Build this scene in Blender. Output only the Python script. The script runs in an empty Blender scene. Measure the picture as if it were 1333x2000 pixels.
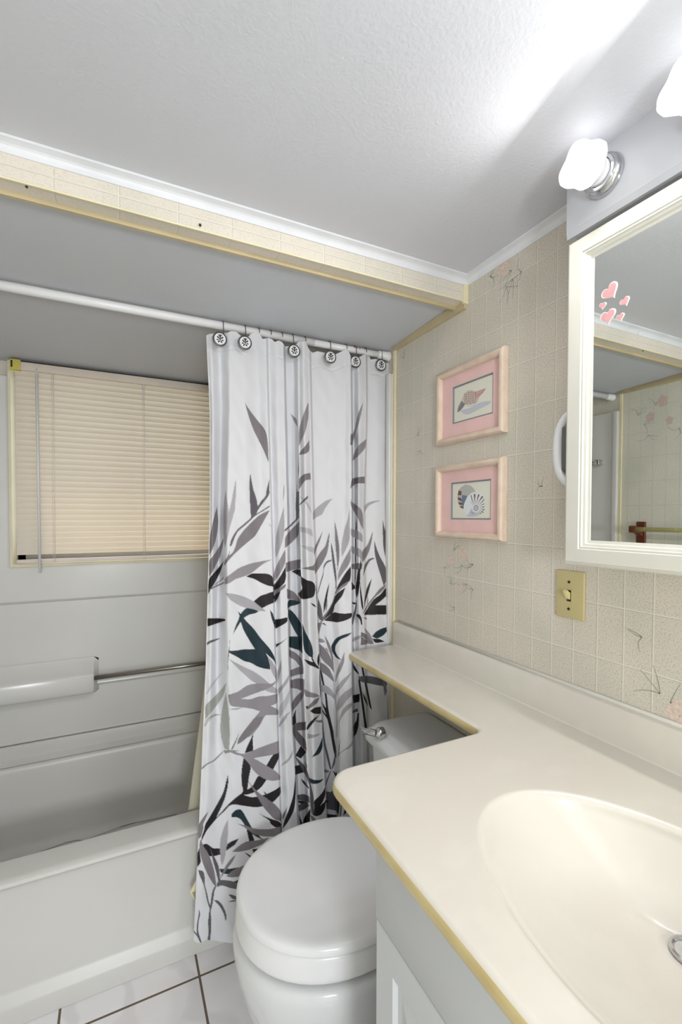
import bpy, bmesh, math, random
import numpy as np
from mathutils import Vector, Matrix
random.seed(4)
# ------------------------------------------------------------------ camera, world, exposure
S = bpy.context.scene
FPX, YAW, PIT, ROL, CY = 897.79, 0.45598, -0.021679, 0.003, 1029.06
CAM = Vector((-0.9055, 0.0, 1.31))
FW = Vector((math.sin(YAW)*math.cos(PIT), math.cos(YAW)*math.cos(PIT), math.sin(PIT)))
R0 = Vector((math.cos(YAW), -math.sin(YAW), 0)); U0 = R0.cross(FW)
RT = R0*math.cos(ROL)+U0*math.sin(ROL); UP = -R0*math.sin(ROL)+U0*math.cos(ROL)
def at(px, py, ax, val):
    "point of the photo ray through a pixel on the plane coordinate[ax] = val"
    d = FW+RT*((px-666.5)/FPX)-UP*((py-CY)/FPX)
    return CAM+d*((val-CAM[ax])/d[ax])
cd = bpy.data.cameras.new('camera'); cam = bpy.data.objects.new('camera', cd); S.collection.objects.link(cam)
cam.matrix_world = Matrix.Translation(CAM) @ Matrix((RT, UP, -FW)).transposed().to_4x4()
cd.sensor_fit = 'HORIZONTAL'; cd.sensor_width = 36; cd.lens = FPX/1333*36; cd.shift_y = (CY-1000)/1333; cd.clip_start = 0.01
S.camera = cam
W = bpy.data.worlds.new('world'); S.world = W; W.use_nodes = True
bg = W.node_tree.nodes['Background']; bg.inputs[0].default_value = (0.93, 0.97, 1.0, 1); bg.inputs[1].default_value = 1.5
S.view_settings.view_transform = 'Standard'; S.view_settings.look = 'None'; S.view_settings.exposure = 0.25; S.view_settings.gamma = 1
BULB = 1.4; FILL_DOME = 9.0; BULB_W = 1.55
# added fill light, shining in through the unseen doorway behind the camera
al = bpy.data.lights.new('hallway_light', 'AREA'); al.shape = 'RECTANGLE'; al.size = 0.3; al.size_y = 0.3; al.energy = 14; al.color = (0.95, 0.98, 1.0)
ao = bpy.data.objects.new('hallway_light', al); S.collection.objects.link(ao); ao.location = (-0.95, -1.05, 1.22); ao.rotation_euler = (math.radians(90), 0, 0)
# daylight outside the window
sl = bpy.data.lights.new('sun', 'SUN'); sl.energy = 2.4; sl.color = (1, 0.83, 0.62); sl.angle = 0.2
so = bpy.data.objects.new('sun', sl); S.collection.objects.link(so); so.rotation_mode = 'QUATERNION'; so.rotation_quaternion = Vector((0.45, -0.75, -0.72)).to_track_quat('-Z', 'Y')

# ------------------------------------------------------------------ helpers
COL = S.collection
def lin(c):
    return tuple(((v/12.92) if v <= 0.04045 else ((v+0.055)/1.055)**2.4) for v in c)
def tag(o, label=None, cat=None, group=None, kind=None):
    if label: o['label'] = label
    if cat: o['category'] = cat
    if group: o['group'] = group
    if kind: o['kind'] = kind
    return o
def root(name, loc, label, cat, group=None):
    o = bpy.data.objects.new(name, None); COL.objects.link(o); o.location = loc; o.empty_display_size = 0.05
    return tag(o, label, cat, group)
def org(o):
    v = Vector((0, 0, 0))
    while o is not None:
        v += o.location; o = o.parent
    return v
class MB:
    def __init__(s): s.bm = bmesh.new()
    def _xf(s, vs, M):
        if M is not None: bmesh.ops.transform(s.bm, matrix=M, verts=vs)
    def box(s, a, b, bev=0, seg=2, mi=0, M=None):
        a = Vector(a); b = Vector(b); c = (a+b)/2; d = [abs(x) for x in (b-a)]
        g = bmesh.ops.create_cube(s.bm, size=1, matrix=Matrix.Translation(c) @ Matrix.Diagonal((*d, 1)))
        vs = g['verts']; fs = {f for v in vs for f in v.link_faces}
        if bev:
            es = list({e for v in vs for e in v.link_edges})
            r = bmesh.ops.bevel(s.bm, geom=es, offset=bev, segments=seg, affect='EDGES', profile=0.5)
            fs = set(r['faces']) | {f for f in fs if f.is_valid}
            vs = list({v for f in fs for v in f.verts})
        for f in fs: f.material_index = mi
        s._xf(vs, M); return s
    def tube(s, pts, r, n=12, cap=True, mi=0):
        pts = [Vector(p) for p in pts]; rs = r if isinstance(r, (list, tuple)) else [r]*len(pts)
        rings = []; ref = None
        for i, p in enumerate(pts):
            t = (pts[min(i+1, len(pts)-1)]-pts[max(i-1, 0)]).normalized()
            if ref is None: ref = Vector((0, 0, 1)) if abs(t.z) < 0.9 else Vector((1, 0, 0))
            a = (ref-t*ref.dot(t)).normalized(); b = t.cross(a); ref = a
            rings.append([s.bm.verts.new(p+(a*math.cos(k*2*math.pi/n)+b*math.sin(k*2*math.pi/n))*rs[i]) for k in range(n)])
        for A, B in zip(rings, rings[1:]):
            for k in range(n):
                f = s.bm.faces.new((A[k], A[(k+1) % n], B[(k+1) % n], B[k])); f.smooth = True; f.material_index = mi
        if cap:
            for rg, rev in ((rings[0], 1), (rings[-1], 0)):
                f = s.bm.faces.new(rg[::-1] if rev else rg); f.material_index = mi
        return s
    def lathe(s, prof, c, ax='x', n=32, mi=0, wob=None):
        "prof: (offset along the axis, radius)"
        c = Vector(c); A, B, T = {'x': ((0, 1, 0), (0, 0, 1), (1, 0, 0)), 'y': ((0, 0, 1), (1, 0, 0), (0, 1, 0)), 'z': ((1, 0, 0), (0, 1, 0), (0, 0, 1))}[ax]
        A, B, T = Vector(A), Vector(B), Vector(T); rings = []
        for o_, r in prof:
            rg = []
            for k in range(n):
                a = k*2*math.pi/n; rr = r*(wob(a, o_) if wob else 1)
                rg.append(s.bm.verts.new(c+T*o_+(A*math.cos(a)+B*math.sin(a))*max(rr, 1e-5)))
            rings.append(rg)
        return s.loft(rings, mi)
    def loft(s, rings, mi=0, caps=True, closed=True, smooth=True):
        rings = [[v if isinstance(v, bmesh.types.BMVert) else s.bm.verts.new(v) for v in rg] for rg in rings]
        n = len(rings[0])
        for A, B in zip(rings, rings[1:]):
            for k in range(n if closed else n-1):
                f = s.bm.faces.new((A[k], A[(k+1) % n], B[(k+1) % n], B[k])); f.smooth = smooth; f.material_index = mi
        if caps:
            for rg, rev in ((rings[0], 1), (rings[-1], 0)):
                f = s.bm.faces.new(rg[::-1] if rev else rg); f.material_index = mi; f.smooth = smooth
        return s
    def poly(s, pts, mi=0):
        f = s.bm.faces.new([s.bm.verts.new(p) for p in pts]); f.material_index = mi; return s
    def prism(s, pts, d, mi=0):
        d = Vector(d); a = [s.bm.verts.new(p) for p in pts]; b = [s.bm.verts.new(Vector(p)+d) for p in pts]; n = len(a)
        fs = [s.bm.faces.new(a[::-1]), s.bm.faces.new(b)]+[s.bm.faces.new((a[k], a[(k+1) % n], b[(k+1) % n], b[k])) for k in range(n)]
        for f in fs: f.material_index = mi
        return s
    def sweep(s, path, prof, mi=0, closed=False, smooth=False):
        "prof(point index) -> list of 3D points"
        rings = [prof(i) for i in range(len(path))]
        if closed: rings.append(rings[0])
        s.loft(rings, mi, caps=not closed, smooth=smooth); return s
    def build(s, name, mats, parent=None, smooth=False, label=None):
        bmesh.ops.remove_doubles(s.bm, verts=s.bm.verts, dist=1e-6)
        bmesh.ops.recalc_face_normals(s.bm, faces=s.bm.faces)
        o0 = org(parent)
        if o0.length: bmesh.ops.translate(s.bm, verts=s.bm.verts, vec=-o0)
        if smooth:
            for f in s.bm.faces: f.smooth = True
            for e in s.bm.edges:
                if len(e.link_faces) == 2 and e.calc_face_angle(0) > 0.7: e.smooth = False
        me = bpy.data.meshes.new(name); s.bm.to_mesh(me); s.bm.free()
        for m in (mats if isinstance(mats, (list, tuple)) else [mats]): me.materials.append(m)
        o = bpy.data.objects.new(name, me); COL.objects.link(o); o.parent = parent
        if label: o['label'] = label
        return o
class NT:
    "tiny node builder"
    def __init__(s, name):
        s.m = bpy.data.materials.new(name); s.m.use_nodes = True; s.t = s.m.node_tree; s.b = s.t.nodes['Principled BSDF']
        s.out = s.t.nodes['Material Output']
    def n(s, typ, **k):
        q = s.t.nodes.new(typ)
        for a, v in k.items(): setattr(q, a, v)
        return q
    def put(s, sock, v):
        if hasattr(v, 'is_output') or isinstance(v, bpy.types.NodeSocket): s.t.links.new(v, sock)
        else: sock.default_value = v
    def math(s, op, a, b=0.0, c=None, clamp=False):
        q = s.n('ShaderNodeMath', operation=op); q.use_clamp = clamp; s.put(q.inputs[0], a); s.put(q.inputs[1], b)
        if c is not None: s.put(q.inputs[2], c)
        return q.outputs[0]
    def mix(s, f, a, b, mode='MIX'):
        q = s.n('ShaderNodeMix', data_type='RGBA', blend_type=mode); s.put(q.inputs[0], f)
        s.put(q.inputs[6], a if not isinstance(a, tuple) else (*a[:3], 1)); s.put(q.inputs[7], b if not isinstance(b, tuple) else (*b[:3], 1))
        return q.outputs[2]
    def noise(s, scale, detail=2, vec=None, rough=0.5):
        q = s.n('ShaderNodeTexNoise'); q.inputs['Scale'].default_value = scale; q.inputs['Detail'].default_value = detail; q.inputs['Roughness'].default_value = rough
        s.put(q.inputs['Vector'], vec if vec is not None else s.pos()); return q.outputs[0]
    def pos(s):
        if not hasattr(s, '_p'): s._p = s.n('ShaderNodeNewGeometry').outputs['Position']
        return s._p
    def xyz(s, v=None):
        q = s.n('ShaderNodeSeparateXYZ'); s.put(q.inputs[0], v if v is not None else s.pos()); return q.outputs
    def ss(s, v, a, b):
        q = s.n('ShaderNodeMapRange', interpolation_type='SMOOTHSTEP'); s.put(q.inputs[0], v); q.inputs[1].default_value = a; q.inputs[2].default_value = b; return q.outputs[0]
    def bump(s, h, strength=0.2, dist=0.002):
        q = s.n('ShaderNodeBump'); q.inputs['Strength'].default_value = strength; q.inputs['Distance'].default_value = dist; s.put(q.inputs['Height'], h)
        s.t.links.new(q.outputs[0], s.b.inputs['Normal'])
    def fin(s, col, rough=0.5, metal=0.0, spec=0.5, coat=0.0):
        s.put(s.b.inputs['Base Color'], col if not isinstance(col, tuple) else (*col[:3], 1)); s.put(s.b.inputs['Roughness'], rough); s.b.inputs['Metallic'].default_value = metal
        s.b.inputs['Specular IOR Level'].default_value = spec; s.b.inputs['Coat Weight'].default_value = coat; return s.m
def mat(name, c, rough=0.5, metal=0.0, var=0.03, vs=9.0, spec=0.5, coat=0.0, bump=0.0, bs=400.0):
    q = NT(name); c = lin(c); n_ = q.noise(vs, 3)
    lo = tuple(v*(1-var*1.5) for v in c); hi = tuple(min(1, v*(1+var*1.5)) for v in c)
    col = q.mix(q.ss(n_, 0.3, 0.7), lo, hi)
    if bump: q.bump(q.noise(bs, 2), bump, 0.001)
    return q.fin(col, rough, metal, spec, coat)
# ------------------------------------------------------------------ materials
def wallpaper(name, axis, period, line_axis2, o1, o2, shear=0.0, base=(0.82, 0.798, 0.745), sk_=1.0):
    q = NT(name); P = q.xyz(); a0 = P[axis]; z0 = P[2]
    a = q.math('DIVIDE', q.math('SUBTRACT', o1, a0), 0.056); b = q.math('DIVIDE', q.math('SUBTRACT', o2, z0), 0.056)
    if shear:
        a1 = q.math('SUBTRACT', a, q.math('MULTIPLY', b, shear/2.0038)); b1 = q.math('ADD', b, q.math('MULTIPLY', a, shear))
    else: a1, b1 = a, b
    n = q.math('DIVIDE', a1, period); m = q.math('DIVIDE', b1, line_axis2)
    def line(v, per, w):
        f = q.math('ABSOLUTE', q.math('SUBTRACT', q.math('FRACT', q.math('ADD', v, 0.5)), 0.5)); f = q.math('MULTIPLY', f, per*0.056)
        return q.math('SUBTRACT', 1.0, q.ss(f, w*0.55, w*1.25))
    L = q.math('MAXIMUM', line(n, period, 0.0011), line(m, line_axis2, 0.0011))
    sh = q.math('MAXIMUM', line(q.math('ADD', n, 0.0022/(period*0.056)), period, 0.0009), line(q.math('SUBTRACT', m, 0.002/(line_axis2*0.056)), line_axis2, 0.0009))
    base = lin(base)
    sp = q.noise(330, 2.0, rough=0.6); big = q.noise(5.0, 3)
    vn = q.n('ShaderNodeTexVoronoi'); vn.inputs['Scale'].default_value = 16; q.put(vn.inputs['Vector'], q.pos())
    c = q.mix(q.ss(big, 0.35, 0.65), tuple(v*0.95 for v in base), (base[0]*1.06, base[1]*1.03, base[2]*1.04))
    c = q.mix(q.math('MULTIPLY', q.ss(sp, 0.50, 0.66), 0.42*sk_), c, lin((0.56, 0.52, 0.46)))
    c = q.mix(q.math('MULTIPLY', q.ss(sp, 0.46, 0.32), 0.30), c, lin((0.86, 0.84, 0.80)))
    c = q.mix(q.math('MULTIPLY', sh, 0.3), c, lin((0.52, 0.48, 0.42)))  # dark line beside each grid line: shade of the embossing, painted in
    c = q.mix(q.math('MULTIPLY', L, 0.9), c, lin((0.885, 0.87, 0.825)))
    q.bump(L, 0.25, 0.001)
    return q.fin(c, 0.42, spec=0.4)
M = {}
M['paper'] = wallpaper('wallpaper_tile', 1, 1.0, 2.0038, 1.3493, 1.9197, -0.0058)
M['paper_left'] = wallpaper('wallpaper_tile_left', 1, 1.0, 2.0038, 1.367, 1.93, 0.0, (0.89, 0.89, 0.83))
M['paper_x'] = wallpaper('wallpaper_beam', 0, 2.0, 1.0, 0.0, 1.950, 0.0, (0.86, 0.835, 0.78), 0.4)
for m_ in ('paper_x',): pass
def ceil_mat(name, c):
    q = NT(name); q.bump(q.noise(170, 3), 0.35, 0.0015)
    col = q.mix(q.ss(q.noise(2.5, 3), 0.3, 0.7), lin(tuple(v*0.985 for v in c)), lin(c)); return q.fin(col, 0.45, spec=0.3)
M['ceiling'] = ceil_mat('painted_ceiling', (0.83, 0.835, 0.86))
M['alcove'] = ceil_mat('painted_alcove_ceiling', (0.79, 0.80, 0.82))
M['white_trim'] = mat('white_trim', (0.87, 0.875, 0.89), 0.4)
M['cream_trim'] = mat('cream_trim', (0.90, 0.86, 0.72), 0.45)
M['tan_trim'] = mat('tan_trim', (0.76, 0.70, 0.56), 0.5)
M['yellow_trim'] = mat('yellow_trim', (0.86, 0.835, 0.72), 0.45)
M['surround'] = mat('surround_gelcoat', (0.86, 0.855, 0.84), 0.22, vs=3, var=0.015, spec=0.5)
M['tub'] = mat('tub_acrylic', (0.84, 0.835, 0.82), 0.34, vs=3, var=0.015)
M['porcelain'] = mat('porcelain', (0.86, 0.865, 0.87), 0.1, vs=3, var=0.01, coat=0.3)
M['seat'] = mat('seat_plastic', (0.90, 0.90, 0.905), 0.18, vs=3, var=0.01)
M['chrome'] = mat('chrome', (0.80, 0.80, 0.81), 0.12, 1.0, var=0.01)
M['steel'] = mat('brushed_steel', (0.62, 0.60, 0.57), 0.3, 1.0, var=0.04)
M['white_metal'] = mat('white_enamel', (0.74, 0.745, 0.765), 0.25, var=0.01)
M['rod'] = mat('rod_enamel', (0.93, 0.93, 0.935), 0.3, var=0.01)
M['cab'] = mat('cabinet_thermofoil', (0.78, 0.79, 0.80), 0.35, vs=4, var=0.015)
M['dark'] = mat('shadow_gap', (0.12, 0.11, 0.10), 0.8)
M['gasket'] = mat('dark_brown_gasket', (0.24, 0.20, 0.16), 0.7)  # dark tone painting the shade of the gap over the headrail
M['gasket2'] = mat('charcoal_plastic', (0.38, 0.38, 0.38), 0.6)  # dark tone painting the shade inside the mirror handle
M['grey'] = mat('grey_panel', (0.55, 0.55, 0.55), 0.6)
M['mframe'] = mat('mirror_frame_paint', (0.84, 0.83, 0.79), 0.35, var=0.012)
M['switch'] = mat('ivory_plastic', (0.76, 0.71, 0.52), 0.4, var=0.02)
M['toggle'] = mat('ivory_toggle', (0.86, 0.81, 0.60), 0.35)
M['screw'] = mat('dull_screw', (0.30, 0.27, 0.22), 0.4, 0.8)
M['pink_mat'] = mat('pink_mat_board', (0.90, 0.75, 0.735), 0.7, vs=20, var=0.02)
M['blue_edge'] = mat('slate_mat_core', (0.47, 0.50, 0.52), 0.7)
M['wood_dark'] = mat('dark_walnut', (0.40, 0.20, 0.11), 0.35, vs=40, var=0.15)
M['bar'] = mat('yellowed_bar', (0.80, 0.79, 0.52), 0.35)
M['yclip'] = mat('yellowed_bracket', (0.80, 0.75, 0.36), 0.4)
M['red'] = mat('red_mark', (0.80, 0.10, 0.12), 0.5)
M['heart'] = mat('pink_sticker', (0.79, 0.58, 0.59), 0.5, vs=60, var=0.05)
M['sticker_edge'] = mat('clear_sticker_edge', (0.88, 0.86, 0.84), 0.3)
M['white_plastic'] = mat('white_plastic', (0.90, 0.90, 0.91), 0.3, var=0.01)
M['ink'] = mat('black_ink', (0.13, 0.12, 0.12), 0.5)
M['wire'] = mat('dark_wire', (0.42, 0.42, 0.42), 0.35, 0.9)
M['petal'] = mat('printed_petal', (0.83, 0.755, 0.705), 0.5, vs=150, var=0.08)
M['sprig'] = mat('printed_sprig', (0.58, 0.57, 0.53), 0.5, vs=150, var=0.08)
def wood():
    q = NT('light_oak'); P = q.pos(); mp = q.n('ShaderNodeMapping'); mp.inputs['Scale'].default_value = (30, 14, 14); q.put(mp.inputs['Vector'], P)
    n = q.noise(2.0, 4, mp.outputs[0]); return q.fin(q.mix(q.ss(n, 0.3, 0.75), lin((0.86, 0.78, 0.71)), lin((0.82, 0.73, 0.645))), 0.4)
M['oak'] = wood()
def marble_top():
    q = NT('cultured_marble'); n = q.noise(3.0, 5); n2 = q.noise(11, 4)
    c = q.mix(q.ss(n, 0.35, 0.7), lin((0.845, 0.828, 0.785)), lin((0.835, 0.808, 0.77)))
    c = q.mix(q.math('MULTIPLY', q.ss(n2, 0.52, 0.62), 0.25), c, lin((0.875, 0.855, 0.81)))
    q.fin(c, 0.2, coat=0.15); return q.m
M['marble'] = marble_top()
def marble_edge():
    q = NT('yellowed_marble_edge'); n = q.noise(14, 4)  # edge tone yellower and darker than the top
    return q.fin(q.mix(q.ss(n, 0.35, 0.7), lin((0.80, 0.735, 0.54)), lin((0.76, 0.68, 0.48))), 0.2)
M['marble_edge'] = marble_edge()
def floor_mat():
    q = NT('marble_floor_tile'); P = q.xyz()
    def g(v, o):
        f = q.math('DIVIDE', q.math('SUBTRACT', v, o), 0.347); f = q.math('ABSOLUTE', q.math('SUBTRACT', q.math('FRACT', q.math('ADD', f, 0.5)), 0.5))
        return q.math('SUBTRACT', 1.0, q.ss(q.math('MULTIPLY', f, 0.347), 0.0026, 0.0036))
    G = q.math('MAXIMUM', g(P[0], -0.70), g(P[1], 1.327))
    w = q.n('ShaderNodeTexWave'); w.inputs['Scale'].default_value = 1.6; w.inputs['Distortion'].default_value = 14; w.inputs['Detail'].default_value = 4; q.put(w.inputs['Vector'], q.pos())
    c = q.mix(q.math('MULTIPLY', q.ss(w.outputs[1], 0.75, 1.0), 0.35), lin((0.93, 0.925, 0.935)), lin((0.80, 0.78, 0.79)))
    c = q.mix(q.math('MULTIPLY', q.ss(q.noise(4, 3), 0.4, 0.7), 0.5), c, lin((0.90, 0.86, 0.845)))
    c = q.mix(G, c, lin((0.42, 0.36, 0.30))); q.bump(q.math('SUBTRACT', 1.0, G), 0.5, 0.002)
    return q.fin(c, q.math('ADD', 0.15, q.math('MULTIPLY', G, 0.6)))
M['floor'] = floor_mat()
def slat_mat():
    q = NT('blind_slat_vinyl'); q.fin(lin((0.85, 0.84, 0.82)), 0.45)
    tr = q.n('ShaderNodeBsdfTranslucent'); tr.inputs[0].default_value = (*lin((0.92, 0.81, 0.62)), 1)
    mx = q.n('ShaderNodeMixShader'); mx.inputs[0].default_value = 0.22
    q.t.links.new(q.b.outputs[0], mx.inputs[1]); q.t.links.new(tr.outputs[0], mx.inputs[2]); q.t.links.new(mx.outputs[0], q.out.inputs[0]); return q.m
M['slat'] = slat_mat(); M['blind'] = mat('blind_enamel', (0.86, 0.81, 0.76), 0.35)
def glass_mat():
    q = NT('clear_pane'); t = q.t; tp = q.n('ShaderNodeBsdfTransparent'); gl = q.n('ShaderNodeBsdfGlossy'); gl.inputs['Roughness'].default_value = 0.02
    fr = q.n('ShaderNodeLayerWeight'); fr.inputs[0].default_value = 0.12; mx = q.n('ShaderNodeMixShader')
    t.links.new(q.math('MULTIPLY', fr.outputs[0], 0.5), mx.inputs[0]); t.links.new(tp.outputs[0], mx.inputs[1]); t.links.new(gl.outputs[0], mx.inputs[2]); t.links.new(mx.outputs[0], q.out.inputs[0]); return q.m
M['glass'] = glass_mat()
def mirror_mat():
    q = NT('silvered_mirror'); sm = q.ss(q.noise(120, 3), 0.70, 0.78)
    return q.fin(lin((0.90, 0.91, 0.90)), q.math('ADD', 0.01, q.math('MULTIPLY', sm, 0.25)), 1.0)
M['mirror'] = mirror_mat()
def bulb_mat():
    q = NT('lit_frosted_bulb'); q.fin((0.9, 0.9, 0.9), 0.4); q.b.inputs['Emission Color'].default_value = (1, 0.975, 0.95, 1); q.b.inputs['Emission Strength'].default_value = BULB; return q.m
M['bulb'] = bulb_mat()
def fill_dome_mat():
    q = NT('lit_opal_dome'); q.fin((0.9, 0.9, 0.9), 0.4); q.b.inputs['Emission Color'].default_value = (0.94, 0.975, 1, 1); q.b.inputs['Emission Strength'].default_value = FILL_DOME; return q.m
M['dome'] = fill_dome_mat()
def cloth_mat(name, attr, base, trans, rough=0.6):
    q = NT(name)
    if attr:
        a = q.n('ShaderNodeAttribute'); a.attribute_name = attr; col = a.outputs['Color']
    else: col = (*lin(base), 1)
    q.fin(col if attr else tuple(col[:3]), rough, spec=0.3)
    if trans:
        tr = q.n('ShaderNodeBsdfTranslucent'); q.put(tr.inputs[0], col)
        mx = q.n('ShaderNodeMixShader'); mx.inputs[0].default_value = trans
        q.t.links.new(q.b.outputs[0], mx.inputs[1]); q.t.links.new(tr.outputs[0], mx.inputs[2]); q.t.links.new(mx.outputs[0], q.out.inputs[0])
    return q.m
M['curtain'] = cloth_mat('printed_polyester', 'print', None, 0.06)
M['liner'] = cloth_mat('cream_liner_vinyl', None, (0.86, 0.84, 0.76), 0.25, 0.35)
M['art'] = cloth_mat('watercolour_print', 'print', None, 0, 0.8)

# ------------------------------------------------------------------ printed-colour rasteriser (print as a mesh colour attribute)
def smooth_poly(P):
    P = np.array(P, float); out = []; n = len(P)
    for i in range(n):
        a, b, c = P[i-1], P[i], P[(i+1) % n]; u = b-a; v = c-b; lu = np.hypot(*u)+1e-9; lv = np.hypot(*v)+1e-9
        if (u@v)/(lu*lv) < 0.35: out.append(b)
        else: out += [b-u*0.25, b-u*0.08+v*0.08, b+v*0.25]
    return np.array(out)
def fill(img, P, col):
    H, Wd, _ = img.shape; x0 = max(0, int(P[:, 0].min())); x1 = min(Wd, int(P[:, 0].max())+2); y0 = max(0, int(P[:, 1].min())); y1 = min(H, int(P[:, 1].max())+2)
    if x1 <= x0 or y1 <= y0: return
    X, Y = np.meshgrid(np.arange(x0, x1)+0.5, np.arange(y0, y1)+0.5); ins = np.zeros(X.shape, bool); n = len(P)
    for i in range(n):
        (xa, ya), (xb, yb) = P[i], P[(i+1) % n]
        if ya == yb: continue
        ins ^= ((ya > Y) != (yb > Y)) & (X < (xb-xa)*(Y-ya)/(yb-ya)+xa)
    sub = img[y0:y1, x0:x1]; sub[ins] = col
def sample(img, u, v):
    H, Wd, _ = img.shape; u = np.clip(u-0.5, 0, Wd-1.001); v = np.clip(v-0.5, 0, H-1.001); a = u.astype(int); b = v.astype(int); fu = (u-a)[..., None]; fv = (v-b)[..., None]
    return (img[b, a]*(1-fu)+img[b, a+1]*fu)*(1-fv)+(img[b+1, a]*(1-fu)+img[b+1, a+1]*fu)*fv
def grid_mesh(name, V, C, m, parent=None):
    "V (rows, cols, 3) positions, C (rows, cols, 3) linear colours"
    nr, nc, _ = V.shape; o0 = np.array(org(parent)); me = bpy.data.meshes.new(name)
    idx = np.arange(nr*nc).reshape(nr, nc); q = np.stack([idx[:-1, :-1], idx[:-1, 1:], idx[1:, 1:], idx[1:, :-1]], -1).reshape(-1, 4)
    me.vertices.add(nr*nc); me.vertices.foreach_set('co', (V.reshape(-1, 3)-o0).astype(np.float32).ravel())
    me.loops.add(q.size); me.loops.foreach_set('vertex_index', q.astype(np.int32).ravel())
    me.polygons.add(len(q)); me.polygons.foreach_set('loop_start', np.arange(0, q.size, 4, dtype=np.int32)); me.polygons.foreach_set('use_smooth', np.ones(len(q), bool))
    me.update(calc_edges=True)
    if C is not None:
        at_ = me.color_attributes.new('print', 'FLOAT_COLOR', 'POINT'); at_.data.foreach_set('color', np.concatenate([C.reshape(-1, 3), np.ones((nr*nc, 1))], 1).astype(np.float32).ravel())
    me.materials.append(m); o = bpy.data.objects.new(name, me); COL.objects.link(o); o.parent = parent
    return o
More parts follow.
